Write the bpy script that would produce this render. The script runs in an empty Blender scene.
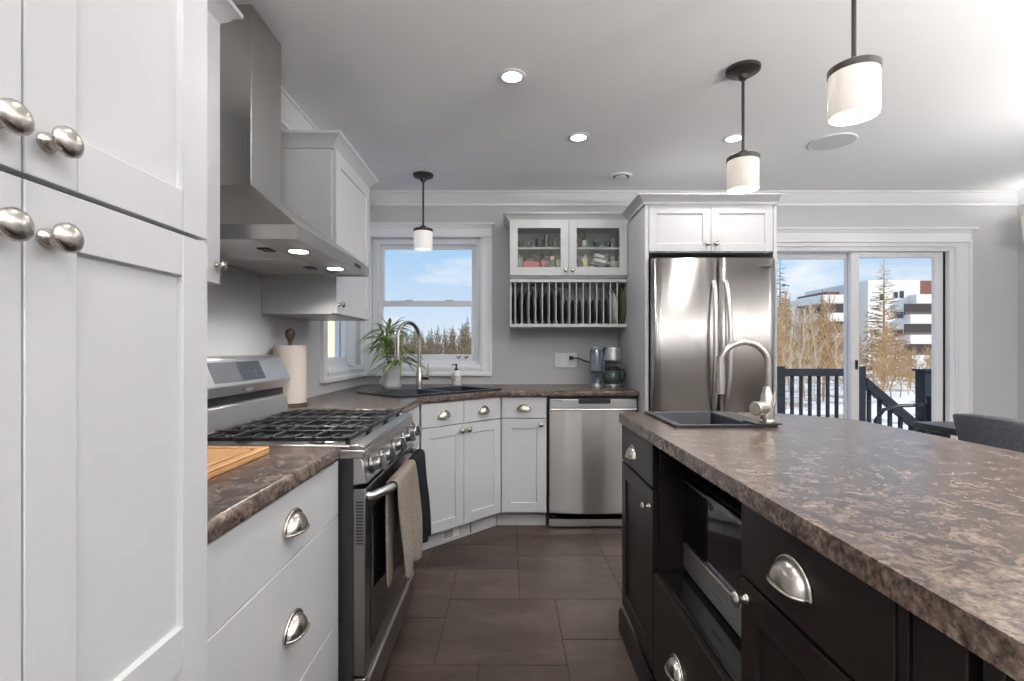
import bpy, bmesh, math, random
from mathutils import Vector, Matrix
PI = math.pi
random.seed(7)
scene = bpy.context.scene
C = scene.collection

# ------------------------------------------------------------------ camera
cam_data = bpy.data.cameras.new('camera')
cam = bpy.data.objects.new('camera', cam_data)
C.objects.link(cam)
scene.camera = cam
cam.location = (0, 0, 1.18)
cam.rotation_euler = (PI / 2, 0, 0)
cam_data.sensor_width = 36
cam_data.lens = 500 / 1024 * 36
cam_data.shift_x = 4 / 1024
cam_data.shift_y = 9.5 / 1024
cam_data.clip_start = 0.02
cam_data.clip_end = 400

# ------------------------------------------------------------------ exposure
scene.view_settings.view_transform = 'Standard'
scene.view_settings.look = 'None'
scene.view_settings.gamma = 1
scene.view_settings.use_curve_mapping = False
scene.view_settings.exposure = 0.3
try:
    scene.cycles.use_denoising = True
    scene.cycles.max_bounces = 10
    scene.cycles.diffuse_bounces = 6
    scene.cycles.transparent_max_bounces = 12
    scene.cycles.sample_clamp_indirect = 6
    scene.cycles.caustics_reflective = False
    scene.cycles.caustics_refractive = False
except Exception:
    pass

# ------------------------------------------------------------------ light levels
SKY = 0.82
SUN = 4.8
DOWNLIGHT = 4.0
PENDANT = 2.5
ADDED_TORCHIERE = 60.0
ADDED_CHANDELIER = 1.1

# ------------------------------------------------------------------ sky
world = bpy.data.worlds.new('sky')
scene.world = world
world.use_nodes = True
nt = world.node_tree
nt.nodes.clear()
def N(tree, kind, **kw):
    n = tree.nodes.new(kind)
    for k, v in kw.items():
        if k in n.inputs:
            n.inputs[k].default_value = v
        else:
            setattr(n, k, v)
    return n
wo = N(nt, 'ShaderNodeOutputWorld')
bg = N(nt, 'ShaderNodeBackground')
bg.inputs['Strength'].default_value = SKY
tc = N(nt, 'ShaderNodeTexCoord')
sep = N(nt, 'ShaderNodeSeparateXYZ')
nt.links.new(tc.outputs['Generated'], sep.inputs[0])
ramp = N(nt, 'ShaderNodeValToRGB')
cr = ramp.color_ramp
cr.elements[0].position = 0.0
cr.elements[0].color = (0.80, 0.88, 0.96, 1)
cr.elements[1].position = 0.6
cr.elements[1].color = (0.20, 0.42, 0.78, 1)
e = cr.elements.new(0.2); e.color = (0.42, 0.66, 0.93, 1)
nt.links.new(sep.outputs['Z'], ramp.inputs[0])
mp = N(nt, 'ShaderNodeMapping')
mp.inputs['Scale'].default_value = (3.2, 3.2, 9.0)
mp.inputs['Location'].default_value = (1.3, 0.4, 0.15)
nt.links.new(tc.outputs['Generated'], mp.inputs[0])
cn = N(nt, 'ShaderNodeTexNoise')
cn.inputs['Scale'].default_value = 1.4
cn.inputs['Detail'].default_value = 5
nt.links.new(mp.outputs[0], cn.inputs['Vector'])
cramp = N(nt, 'ShaderNodeValToRGB')
cramp.color_ramp.elements[0].position = 0.52
cramp.color_ramp.elements[1].position = 0.66
nt.links.new(cn.outputs['Fac'], cramp.inputs[0])
cmix = N(nt, 'ShaderNodeMixRGB')
cmix.inputs['Color2'].default_value = (0.95, 0.96, 0.98, 1)
nt.links.new(cramp.outputs[0], cmix.inputs['Fac'])
nt.links.new(ramp.outputs[0], cmix.inputs['Color1'])
nt.links.new(cmix.outputs[0], bg.inputs['Color'])
nt.links.new(bg.outputs[0], wo.inputs['Surface'])

# ------------------------------------------------------------------ sun
sun_data = bpy.data.lights.new('sun', 'SUN')
sun_data.energy = SUN
sun_data.angle = 0.01
sun_data.color = (1.0, 0.93, 0.82)
sun = bpy.data.objects.new('sun', sun_data)
C.objects.link(sun)
sun.rotation_euler = Vector((0.90, -0.36, 0.46)).to_track_quat('Z', 'Y').to_euler()

# ------------------------------------------------------------------ materials
MATS = {}
def mat(name, color=(0.8, 0.8, 0.8), rough=0.5, metal=0.0, spec=0.5, coat=0.0, emit=None, estr=0.0):
    m = bpy.data.materials.new(name)
    m.use_nodes = True
    b = m.node_tree.nodes['Principled BSDF']
    b.inputs['Base Color'].default_value = (*color, 1)
    b.inputs['Roughness'].default_value = rough
    b.inputs['Metallic'].default_value = metal
    b.inputs['Specular IOR Level'].default_value = spec
    b.inputs['Coat Weight'].default_value = coat
    b.inputs['Coat Roughness'].default_value = 0.08
    if emit:
        b.inputs['Emission Color'].default_value = (*emit, 1)
        b.inputs['Emission Strength'].default_value = estr
    MATS[name] = m
    return m
def noise_color(m, stops, scale=8, detail=4, stretch=(1, 1, 1), distortion=0.0, coords='Object', rough_mix=0.6):
    t = m.node_tree
    b = t.nodes['Principled BSDF']
    tcn = N(t, 'ShaderNodeTexCoord')
    mpn = N(t, 'ShaderNodeMapping')
    mpn.inputs['Scale'].default_value = stretch
    t.links.new(tcn.outputs[coords], mpn.inputs[0])
    nn = N(t, 'ShaderNodeTexNoise')
    nn.inputs['Scale'].default_value = scale
    nn.inputs['Detail'].default_value = detail
    nn.inputs['Roughness'].default_value = rough_mix
    nn.inputs['Distortion'].default_value = distortion
    t.links.new(mpn.outputs[0], nn.inputs['Vector'])
    rp = N(t, 'ShaderNodeValToRGB')
    el = rp.color_ramp.elements
    el[0].position, el[0].color = stops[0][0], (*stops[0][1], 1)
    el[1].position, el[1].color = stops[-1][0], (*stops[-1][1], 1)
    for p, c in stops[1:-1]:
        x = el.new(p); x.color = (*c, 1)
    t.links.new(nn.outputs['Fac'], rp.inputs[0])
    t.links.new(rp.outputs[0], b.inputs['Base Color'])
    return nn, rp, mpn
def bump(m, scale=50, strength=0.1, dist=0.01, stretch=(1, 1, 1), detail=2):
    t = m.node_tree
    b = t.nodes['Principled BSDF']
    tcn = N(t, 'ShaderNodeTexCoord')
    mpn = N(t, 'ShaderNodeMapping')
    mpn.inputs['Scale'].default_value = stretch
    t.links.new(tcn.outputs['Object'], mpn.inputs[0])
    nn = N(t, 'ShaderNodeTexNoise')
    nn.inputs['Scale'].default_value = scale
    nn.inputs['Detail'].default_value = detail
    t.links.new(mpn.outputs[0], nn.inputs['Vector'])
    bp = N(t, 'ShaderNodeBump')
    bp.inputs['Strength'].default_value = strength
    bp.inputs['Distance'].default_value = dist
    t.links.new(nn.outputs['Fac'], bp.inputs['Height'])
    t.links.new(bp.outputs[0], b.inputs['Normal'])

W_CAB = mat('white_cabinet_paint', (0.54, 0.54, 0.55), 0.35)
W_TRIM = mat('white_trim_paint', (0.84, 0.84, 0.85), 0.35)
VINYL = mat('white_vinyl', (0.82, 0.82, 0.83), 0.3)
WALL = mat('grey_wall_paint', (0.57, 0.57, 0.575), 0.7)
bump(WALL, 120, 0.05, 0.002)
CEIL = mat('white_ceiling_paint', (0.90, 0.90, 0.90), 0.8)
bump(CEIL, 9, 0.12, 0.01, detail=5)
ESP = mat('espresso_wood', (0.014, 0.011, 0.010), 0.36, spec=0.2)
noise_color(ESP, [(0.35, (0.009, 0.007, 0.0065)), (0.7, (0.020, 0.015, 0.013))], 6, 5, (1, 1, 0.12))
BLACK_IN = mat('black_cabinet_interior', (0.010, 0.009, 0.009), 0.12)
NICKEL = mat('brushed_nickel', (0.52, 0.485, 0.44), 0.27, 1.0)
CHROME = mat('chrome', (0.72, 0.71, 0.70), 0.14, 1.0)
STEEL = mat('stainless_steel', (0.53, 0.51, 0.49), 0.28, 1.0)
bump(STEEL, 3.0, 0.10, 0.02, (4, 4, 0.04), 1)
def brushed(m, an=0.85):
    t = m.node_tree
    b = t.nodes['Principled BSDF']
    b.inputs['Anisotropic'].default_value = an
    cv = N(t, 'ShaderNodeCombineXYZ')
    cv.inputs['Z'].default_value = 1.0
    t.links.new(cv.outputs[0], b.inputs['Tangent'])
brushed(STEEL)
STEEL_M = mat('mid_stainless_steel', (0.47, 0.46, 0.45), 0.30, 1.0)
STEEL_H = mat('stainless_steel_hood', (0.50, 0.49, 0.475), 0.33, 1.0)
STEEL_D = mat('dark_stainless_steel', (0.27, 0.262, 0.26), 0.28, 1.0)
STEEL_F = mat('flat_stainless_steel', (0.72, 0.71, 0.70), 0.34, 1.0)
IRON = mat('black_cast_iron', (0.016, 0.016, 0.017), 0.42, spec=0.4)
BLACK = mat('black_plastic', (0.015, 0.015, 0.017), 0.35)
GLOSS = mat('black_gloss_glass', (0.006, 0.006, 0.007), 0.05, spec=0.6)
BRONZE = mat('dark_bronze_metal', (0.055, 0.050, 0.046), 0.4, 0.6)
GREY_SIDE = mat('grey_appliance_side', (0.085, 0.088, 0.092), 0.45, 0.2)
SCREEN = mat('grey_display_glass', (0.085, 0.09, 0.098), 0.35, spec=0.3)
SCREEN2 = mat('dark_keypad_glass', (0.040, 0.044, 0.054), 0.35, spec=0.3)
COMPO = mat('black_composite', (0.012, 0.014, 0.019), 0.36, spec=0.3)
GREYBAR = mat('grey_badge', (0.13, 0.128, 0.125), 0.5, spec=0.2)

LAM = mat('brown_stone_laminate', (0.2, 0.15, 0.13), 0.25, spec=0.36)
def laminate():
    t = LAM.node_tree
    b = t.nodes['Principled BSDF']
    tcn = N(t, 'ShaderNodeTexCoord')
    mpn = N(t, 'ShaderNodeMapping')
    mpn.inputs['Scale'].default_value = (1, 1, 1)
    t.links.new(tcn.outputs['Object'], mpn.inputs[0])
    n1 = N(t, 'ShaderNodeTexNoise'); n1.inputs['Scale'].default_value = 22; n1.inputs['Detail'].default_value = 6
    n1.inputs['Roughness'].default_value = 0.72; n1.inputs['Distortion'].default_value = 0.55
    n2 = N(t, 'ShaderNodeTexNoise'); n2.inputs['Scale'].default_value = 95; n2.inputs['Detail'].default_value = 3
    n2.inputs['Roughness'].default_value = 0.7
    for n in (n1, n2):
        t.links.new(mpn.outputs[0], n.inputs['Vector'])
    r1 = N(t, 'ShaderNodeValToRGB')
    el = r1.color_ramp.elements
    el[0].position = 0.30; el[0].color = (0.030, 0.020, 0.017, 1)
    el[1].position = 0.74; el[1].color = (0.27, 0.215, 0.17, 1)
    for p, c in ((0.40, (0.062, 0.043, 0.036)), (0.47, (0.096, 0.070, 0.058)), (0.54, (0.140, 0.106, 0.087)), (0.62, (0.195, 0.152, 0.124))):
        x = el.new(p); x.color = (*c, 1)
    r2 = N(t, 'ShaderNodeValToRGB')
    el = r2.color_ramp.elements
    el[0].position = 0.36; el[0].color = (0.25, 0.22, 0.2, 1)
    el[1].position = 0.62; el[1].color = (1.3, 1.28, 1.25, 1)
    t.links.new(n1.outputs['Fac'], r1.inputs[0])
    t.links.new(n2.outputs['Fac'], r2.inputs[0])
    mx = N(t, 'ShaderNodeMixRGB', blend_type='MULTIPLY')
    mx.inputs['Fac'].default_value = 0.75
    t.links.new(r1.outputs[0], mx.inputs['Color1'])
    t.links.new(r2.outputs[0], mx.inputs['Color2'])
    t.links.new(mx.outputs[0], b.inputs['Base Color'])
laminate()

TILE = mat('brown_porcelain_tile', (0.07, 0.05, 0.042), 0.42)
def tile_mat():
    t = TILE.node_tree
    b = t.nodes['Principled BSDF']
    nn, rp, mpn = noise_color(TILE, [(0.3, (0.034, 0.022, 0.016)), (0.52, (0.056, 0.037, 0.028)), (0.75, (0.096, 0.067, 0.052))],
                              3.2, 6, (1, 2.2, 1), 0.8)
    g = N(t, 'ShaderNodeNewGeometry')
    mr = N(t, 'ShaderNodeMapRange')
    mr.inputs['To Min'].default_value = 0.8
    mr.inputs['To Max'].default_value = 1.25
    t.links.new(g.outputs['Random Per Island'], mr.inputs['Value'])
    mx = N(t, 'ShaderNodeMixRGB', blend_type='MULTIPLY')
    mx.inputs['Fac'].default_value = 1
    t.links.new(rp.outputs[0], mx.inputs['Color1'])
    t.links.new(mr.outputs[0], mx.inputs['Color2'])
    t.links.new(mx.outputs[0], b.inputs['Base Color'])
    off = N(t, 'ShaderNodeVectorMath', operation='MULTIPLY_ADD')
tile_mat()
GROUT = mat('dark_grout', (0.030, 0.022, 0.019), 0.8)
MAPLE = mat('maple_cutting_board_wood', (0.52, 0.27, 0.11), 0.45)
noise_color(MAPLE, [(0.3, (0.42, 0.20, 0.075)), (0.7, (0.60, 0.34, 0.15))], 5, 4, (14, 1, 1))
PAPER = mat('white_paper_towel', (0.48, 0.425, 0.385), 0.9)
bump(PAPER, 60, 0.2, 0.004)
DARKWOOD = mat('dark_turned_wood', (0.045, 0.032, 0.026), 0.45)
POT = mat('white_ceramic', (0.74, 0.73, 0.72), 0.35)
LEAF = mat('green_leaf', (0.16, 0.27, 0.05), 0.5)
noise_color(LEAF, [(0.35, (0.085, 0.17, 0.035)), (0.65, (0.42, 0.50, 0.16))], 9, 2)
SOIL = mat('dark_soil', (0.03, 0.02, 0.015), 0.9)
TOWEL_T = mat('tan_terry_cloth', (0.30, 0.255, 0.215), 0.95)
noise_color(TOWEL_T, [(0.35, (0.150, 0.126, 0.104)), (0.65, (0.22, 0.187, 0.156))], 140, 3)
bump(TOWEL_T, 260, 0.7, 0.004)
TOWEL_B = mat('charcoal_cloth', (0.011, 0.0115, 0.013), 0.95, spec=0.15)
bump(TOWEL_B, 260, 0.5, 0.004)
FABRIC = mat('grey_tweed_upholstery', (0.085, 0.092, 0.105), 0.95)
noise_color(FABRIC, [(0.3, (0.055, 0.060, 0.070)), (0.7, (0.125, 0.135, 0.15))], 120, 3)
TABLE = mat('black_table_top', (0.02, 0.02, 0.022), 0.3)
SLATE = mat('dark_slate_stoneware', (0.035, 0.038, 0.045), 0.35)
PLATE_W = mat('white_stoneware', (0.75, 0.73, 0.70), 0.3)
PLATE_G = mat('olive_stoneware', (0.13, 0.13, 0.085), 0.35)
NAVY = mat('navy_stained_wood', (0.008, 0.012, 0.024), 0.65, spec=0.25)
SNOW = mat('snow', (0.86, 0.87, 0.90), 0.8)
noise_color(SNOW, [(0.42, (0.42, 0.35, 0.26)), (0.50, (0.86, 0.87, 0.90)), (1, (0.88, 0.89, 0.92))], 0.5, 5)
DECK = mat('snow_dusted_deck_boards', (0.80, 0.80, 0.82), 0.8)
BARK_G = mat('golden_bare_twigs', (0.46, 0.29, 0.13), 0.9)
noise_color(BARK_G, [(0.3, (0.40, 0.25, 0.12)), (0.7, (0.66, 0.46, 0.25))], 1.2, 3)
BARK_P = mat('pale_birch_bark', (0.62, 0.52, 0.40), 0.9)
BARK_D = mat('brown_bare_twigs', (0.20, 0.13, 0.08), 0.9)
noise_color(BARK_D, [(0.3, (0.12, 0.085, 0.052)), (0.7, (0.29, 0.21, 0.13))], 1.2, 3)
NEEDLE = mat('dark_green_needles', (0.035, 0.06, 0.03), 0.9)
noise_color(NEEDLE, [(0.3, (0.025, 0.045, 0.022)), (0.7, (0.075, 0.10, 0.05))], 2, 3)
NEEDLE_T = mat('tan_larch_twigs', (0.40, 0.26, 0.12), 0.9)
noise_color(NEEDLE_T, [(0.3, (0.30, 0.20, 0.11)), (0.7, (0.72, 0.50, 0.27))], 1.0, 4)
FACADE = mat('cream_white_facade', (0.80, 0.77, 0.72), 0.8)
REDBR = mat('red_brown_cladding', (0.20, 0.065, 0.042), 0.7)
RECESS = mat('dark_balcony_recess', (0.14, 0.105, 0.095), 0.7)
WGLASS = mat('dark_window_glass', (0.05, 0.055, 0.07), 0.1)
CREAM = mat('cream_siding', (0.60, 0.51, 0.36), 0.8)

SHADE = mat('lit_opal_glass', (0.58, 0.55, 0.51), 0.3, emit=(1.0, 0.88, 0.76), estr=0.20)
SHADE_DIM = mat('lit_opal_glass_dim', (0.85, 0.83, 0.80), 0.3, emit=(1.0, 0.95, 0.88), estr=0.25)
BULB = mat('lit_diffuser', (1, 1, 1), 0.5, emit=(1.0, 0.96, 0.90), estr=1.0)
LED = mat('lit_downlight_lens', (1, 1, 1), 0.5, emit=(1.0, 0.98, 0.95), estr=6.0)
BRED = mat('coral_red_box', (0.55, 0.08, 0.075), 0.5)
BPINK = mat('pink_label', (0.55, 0.12, 0.17), 0.5)
BYEL = mat('pale_yellow_label', (0.62, 0.55, 0.30), 0.5)
BGOLD = mat('gold_foil', (0.62, 0.48, 0.16), 0.35, 0.6)
BGREEN = mat('dark_green_bottle_glass', (0.02, 0.035, 0.022), 0.1)
BDARK = mat('dark_brown_bottle_glass', (0.022, 0.016, 0.012), 0.1)
BAMBER = mat('amber_bottle_glass', (0.16, 0.08, 0.03), 0.12)
BGREY = mat('smoked_glass', (0.16, 0.19, 0.17), 0.12)
BWHITE = mat('white_label', (0.72, 0.72, 0.70), 0.5)
BCREAM = mat('cream_ceramic', (0.66, 0.60, 0.50), 0.4)
APPL = mat('blue_grey_plastic', (0.24, 0.26, 0.30), 0.35)
CARAFE = mat('carafe_with_coffee_glass', (0.055, 0.085, 0.065), 0.08)

def glass_mat(name, tint=(1, 1, 1), gloss=0.06, rough=0.02):
    m = bpy.data.materials.new(name)
    m.use_nodes = True
    t = m.node_tree
    t.nodes.clear()
    o = N(t, 'ShaderNodeOutputMaterial')
    mx = N(t, 'ShaderNodeMixShader')
    mx.inputs[0].default_value = gloss
    tr = N(t, 'ShaderNodeBsdfTransparent')
    tr.inputs[0].default_value = (*tint, 1)
    gl = N(t, 'ShaderNodeBsdfGlossy')
    gl.inputs['Roughness'].default_value = rough
    t.links.new(tr.outputs[0], mx.inputs[1])
    t.links.new(gl.outputs[0], mx.inputs[2])
    t.links.new(mx.outputs[0], o.inputs[0])
    return m
PANE = glass_mat('window_glass', (0.98, 0.99, 1.0), 0.015)
CABGLASS = glass_mat('cabinet_glass', (0.90, 0.92, 0.90), 0.04)
TANKGLASS = glass_mat('tinted_tank_plastic', (0.74, 0.80, 0.86), 0.2, 0.06)
CLEAR = glass_mat('clear_drinking_glass', (0.80, 0.84, 0.82), 0.12, 0.03)

# ------------------------------------------------------------------ mesh builder
class MB:
    def __init__(s):
        s.v = []; s.f = []; s.M = Matrix()
    def add(s, verts, faces, M=None):
        T = s.M @ M if M is not None else s.M
        b = len(s.v)
        s.v += [T @ Vector(p) for p in verts]
        s.f += [tuple(b + i for i in f) for f in faces]
        return s
    def box(s, x0, x1, y0, y1, z0, z1, M=None):
        v = [(x0, y0, z0), (x1, y0, z0), (x1, y1, z0), (x0, y1, z0), (x0, y0, z1), (x1, y0, z1), (x1, y1, z1), (x0, y1, z1)]
        f = [(0, 3, 2, 1), (4, 5, 6, 7), (0, 1, 5, 4), (1, 2, 6, 5), (2, 3, 7, 6), (3, 0, 4, 7)]
        return s.add(v, f, M)
    def prism(s, poly, z0, z1, M=None):
        n = len(poly)
        v = [(x, y, z0) for x, y in poly] + [(x, y, z1) for x, y in poly]
        f = [tuple(range(n - 1, -1, -1)), tuple(range(n, 2 * n))]
        f += [(i, (i + 1) % n, n + (i + 1) % n, n + i) for i in range(n)]
        return s.add(v, f, M)
    def lathe(s, prof, segs=24, M=None, sx=1.0, sy=1.0):
        v = []; f = []
        for r, z in prof:
            for i in range(segs):
                a = 2 * PI * i / segs
                v.append((r * sx * math.cos(a), r * sy * math.sin(a), z))
        for k in range(len(prof) - 1):
            for i in range(segs):
                j = (i + 1) % segs
                f.append((k * segs + i, k * segs + j, (k + 1) * segs + j, (k + 1) * segs + i))
        if prof[0][0] > 1e-5:
            f.append(tuple(range(segs - 1, -1, -1)))
        if prof[-1][0] > 1e-5:
            b = (len(prof) - 1) * segs
            f.append(tuple(range(b, b + segs)))
        return s.add(v, f, M)
    def tube(s, pts, rad, segs=10, M=None, flat=1.0):
        pts = [Vector(p) for p in pts]
        n = len(pts)
        rads = rad if isinstance(rad, (list, tuple)) else [rad] * n
        tang = []
        for i in range(n):
            a = pts[max(i - 1, 0)]; b = pts[min(i + 1, n - 1)]
            t = (b - a)
            tang.append(t.normalized() if t.length > 1e-9 else Vector((0, 0, 1)))
        up = Vector((0, 0, 1)) if abs(tang[0].z) < 0.9 else Vector((1, 0, 0))
        u = tang[0].cross(up).normalized()
        v = []; f = []
        for i in range(n):
            u = (u - tang[i] * u.dot(tang[i]))
            u = u.normalized() if u.length > 1e-6 else tang[i].orthogonal().normalized()
            w = tang[i].cross(u)
            for k in range(segs):
                a = 2 * PI * k / segs
                v.append(pts[i] + (u * math.cos(a) + w * math.sin(a) * flat) * rads[i])
        for i in range(n - 1):
            for k in range(segs):
                j = (k + 1) % segs
                f.append((i * segs + k, i * segs + j, (i + 1) * segs + j, (i + 1) * segs + k))
        f.append(tuple(range(segs - 1, -1, -1)))
        f.append(tuple(range((n - 1) * segs, n * segs)))
        return s.add(v, f, M)
    def sweep(s, path, prof, closed_prof=True):
        """profile points (outward offset, z) carried along a plan path with mitred corners; outward is the path's right-hand side"""
        P = [Vector((p[0], p[1])) for p in path]
        n = len(P)
        v = []; f = []
        for i in range(n):
            def nrm(a, b):
                d = (b - a).normalized()
                return Vector((d.y, -d.x))
            if i == 0: m = nrm(P[0], P[1])
            elif i == n - 1: m = nrm(P[n - 2], P[n - 1])
            else:
                a = nrm(P[i - 1], P[i]); b = nrm(P[i], P[i + 1])
                m = (a + b).normalized()
                m = m / max(0.3, m.dot(a))
            for o, z in prof:
                q = P[i] + m * o
                v.append((q.x, q.y, z))
        k = len(prof)
        for i in range(n - 1):
            for j in range(k):
                jj = (j + 1) % k
                f.append((i * k + j, i * k + jj, (i + 1) * k + jj, (i + 1) * k + j))
        f.append(tuple(range(k)))
        f.append(tuple(range(n * k - 1, (n - 1) * k - 1, -1)))
        return s.add(v, f)
    def grid(s, rows, closed=False):
        b = []
        nr, nc = len(rows), len(rows[0])
        v = [p for r in rows for p in r]
        for i in range(nr - 1):
            for j in range(nc - 1 + (1 if closed else 0)):
                jj = (j + 1) % nc
                b.append((i * nc + j, i * nc + jj, (i + 1) * nc + jj, (i + 1) * nc + j))
        return s.add(v, b)
    def build(s, name, m, parent=None, bevel=0.0, segs=2, solid=0.0, loc=None, smooth=True, sharp=35):
        me = bpy.data.meshes.new(name)
        me.from_pydata([tuple(p) for p in s.v], [], s.f)
        bm = bmesh.new(); bm.from_mesh(me)
        if not solid:
            bmesh.ops.recalc_face_normals(bm, faces=bm.faces[:])
        bm.to_mesh(me); bm.free()
        me.materials.append(m)
        if smooth:
            me.polygons.foreach_set('use_smooth', [True] * len(me.polygons))
            me.set_sharp_from_angle(angle=math.radians(sharp))
        me.update()
        o = bpy.data.objects.new(name, me)
        C.objects.link(o)
        if parent is not None: o.parent = parent
        if loc is not None: o.location = loc
        if solid:
            md = o.modifiers.new('thickness', 'SOLIDIFY'); md.thickness = solid; md.offset = 0
        if bevel:
            md = o.modifiers.new('soft_edges', 'BEVEL'); md.width = bevel; md.segments = segs
            md.limit_method = 'ANGLE'; md.angle_limit = math.radians(40)
        return o

def tag(o, label, cat, group=None):
    o['label'] = label; o['category'] = cat
    if group: o['group'] = group
    return o
def thing(name, label, cat, loc=(0, 0, 0), rz=0.0, group=None):
    o = bpy.data.objects.new(name, None)
    o.empty_display_size = 0.05
    C.objects.link(o)
    o.location = loc; o.rotation_euler = (0, 0, rz)
    return tag(o, label, cat, group)
def struct(o):
    o['kind'] = 'structure'
    return o
def sroot(name, loc=(0, 0, 0), rz=0.0):
    o = bpy.data.objects.new(name, None)
    C.objects.link(o)
    o.location = loc; o.rotation_euler = (0, 0, rz)
    o['kind'] = 'structure'
    return o
def dup(root, loc, rz=None, scale=None, label=None, group=None):
    def cp(o, parent):
        c = o.copy(); C.objects.link(c); c.parent = parent
        for ch in o.children: cp(ch, c)
        return c
    r = cp(root, None)
    r.location = loc
    if rz is not None: r.rotation_euler = (0, 0, rz)
    if scale is not None: r.scale = scale
    if label: r['label'] = label
    if group: r['group'] = group
    return r
def lamp(name, kind, loc, power, parent=None, size=0.1, color=(1, 0.975, 0.95), spread=None, rot=None):
    d = bpy.data.lights.new(name, kind)
    d.energy = power; d.color = color
    if kind == 'AREA':
        d.shape = 'DISK'; d.size = size
        if spread: d.spread = spread
    else:
        d.shadow_soft_size = size
    o = bpy.data.objects.new(name, d)
    C.objects.link(o); o.location = loc
    if rot: o.rotation_euler = rot
    if parent: o.parent = parent
    return o
RX90 = Matrix.Rotation(PI / 2, 4, 'X')
def at(x, y, z): return Matrix.Translation((x, y, z))

# ------------------------------------------------------------------ room dimensions
LW, RW, BW, FW, CH = -1.13, 3.98, 3.905, -3.6, 2.40
T = 0.16
# floor: modular tiles on a grout bed
u = 0.166
fx0, fy0 = -0.276, 1.872
def floor_tiles():
    taken = {}
    tiles = []
    i0, i1 = int((LW - fx0) / u) - 1, int((RW - fx0) / u) + 1
    j0, j1 = int((FW - fy0) / u) - 1, int((BW - fy0) / u) + 1
    def put(i, j, w, h):
        for a in range(i, i + w):
            for b in range(j, j + h): taken[(a, b)] = 1
        tiles.append((i, j, w, h))
    for t in ((0, 0, 3, 3), (2, 3, 3, 3), (0, 3, 2, 2), (-2, 2, 2, 3), (-2, 0, 2, 2), (3, 1, 2, 2), (3, -1, 2, 2),
              (-1, -3, 2, 3), (1, -3, 2, 3), (-1, 5, 3, 2), (2, 6, 3, 2), (5, 4, 2, 2), (-1, 7, 3, 2)):
        put(*t)
    rnd = random.Random(3)
    for j in range(j0, j1 + 1):
        for i in range(i0, i1 + 1):
            if (i, j) in taken: continue
            opts = [(3, 3), (3, 2), (2, 3), (2, 2)]
            rnd.shuffle(opts)
            for w, h in opts + [(2, 1), (1, 2), (1, 1)]:
                if all((i + a, j + b) not in taken for a in range(w) for b in range(h)):
                    put(i, j, w, h); break
    m = MB()
    g = 0.002
    for i, j, w, h in tiles:
        x0, x1 = fx0 + i * u + g, fx0 + (i + w) * u - g
        y0, y1 = fy0 + j * u + g, fy0 + (j + h) * u - g
        x0 = max(x0, LW - 0.02); x1 = min(x1, RW + 0.02); y0 = max(y0, FW - 0.02); y1 = min(y1, BW + 0.02)
        if x1 - x0 > 0.02 and y1 - y0 > 0.02:
            m.box(x0, x1, y0, y1, -0.012, 0.0)
    return m
fl = struct(MB().box(LW - T, RW + T, FW - T, BW + T, -0.2, -0.002).build('floor', GROUT))
tl = floor_tiles().build('floor_tiles', TILE, fl, smooth=False)
struct(MB().box(LW - T, RW + T, FW - T, BW + T, CH, CH + 0.15).build('ceiling', CEIL))

# window and door openings
WX0, WX1, WZ0, WZ1 = -1.065, -0.215, 1.055, 2.055       # back window
SY0, SY1 = 3.08, 3.83                                   # left window along Y
DX0, DX1, DZ1 = 1.976, 3.485, 1.985                     # sliding door
m = MB()
m.box(LW - T, WX0, BW, BW + T, 0, CH); m.box(WX0, WX1, BW, BW + T, 0, WZ0); m.box(WX0, WX1, BW, BW + T, WZ1, CH)
m.box(WX1, DX0, BW, BW + T, 0, CH); m.box(DX0, DX1, BW, BW + T, DZ1, CH); m.box(DX1, RW + T, BW, BW + T, 0, CH)
struct(m.build('wall_back', WALL, smooth=False))
m = MB()
m.box(LW - T, LW, FW, SY0, 0, CH); m.box(LW - T, LW, SY0, SY1, 0, WZ0); m.box(LW - T, LW, SY0, SY1, WZ1, CH); m.box(LW - T, LW, SY1, BW, 0, CH)
struct(m.build('wall_left', WALL, smooth=False))
struct(MB().box(RW, RW + T, FW, BW, 0, CH).build('wall_right', WALL))
# rear wall behind the camera, with two big windows added to let in daylight
m = MB()
FWIN = [(-0.8, 1.2), (1.6, 3.6)]
xs = [LW - T, -0.8, 1.2, 1.6, 3.6, RW + T]
for k in range(5):
    if k in (1, 3):
        m.box(xs[k], xs[k + 1], FW - T, FW, 0, 0.35); m.box(xs[k], xs[k + 1], FW - T, FW, 2.15, CH)
    else:
        m.box(xs[k], xs[k + 1], FW - T, FW, 0, CH)
struct(m.build('wall_front', WALL, smooth=False))
for k, (a, b) in enumerate(FWIN):
    r = sroot('window_%d' % (3 + k), ((a + b) / 2, FW - T / 2, 0.35))
    w = (b - a) / 2
    f = MB()
    f.box(-w, -w + 0.05, -0.04, 0.04, 0, 1.8); f.box(w - 0.05, w, -0.04, 0.04, 0, 1.8)
    f.box(-w, w, -0.04, 0.04, 0, 0.05); f.box(-w, w, -0.04, 0.04, 1.75, 1.8); f.box(-0.03, 0.03, -0.04, 0.04, 0, 1.8)
    f.build('window_frame', VINYL, r)
    MB().box(-w + 0.05, w - 0.05, -0.004, 0.004, 0.05, 1.75).build('pane', PANE, r)

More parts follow.
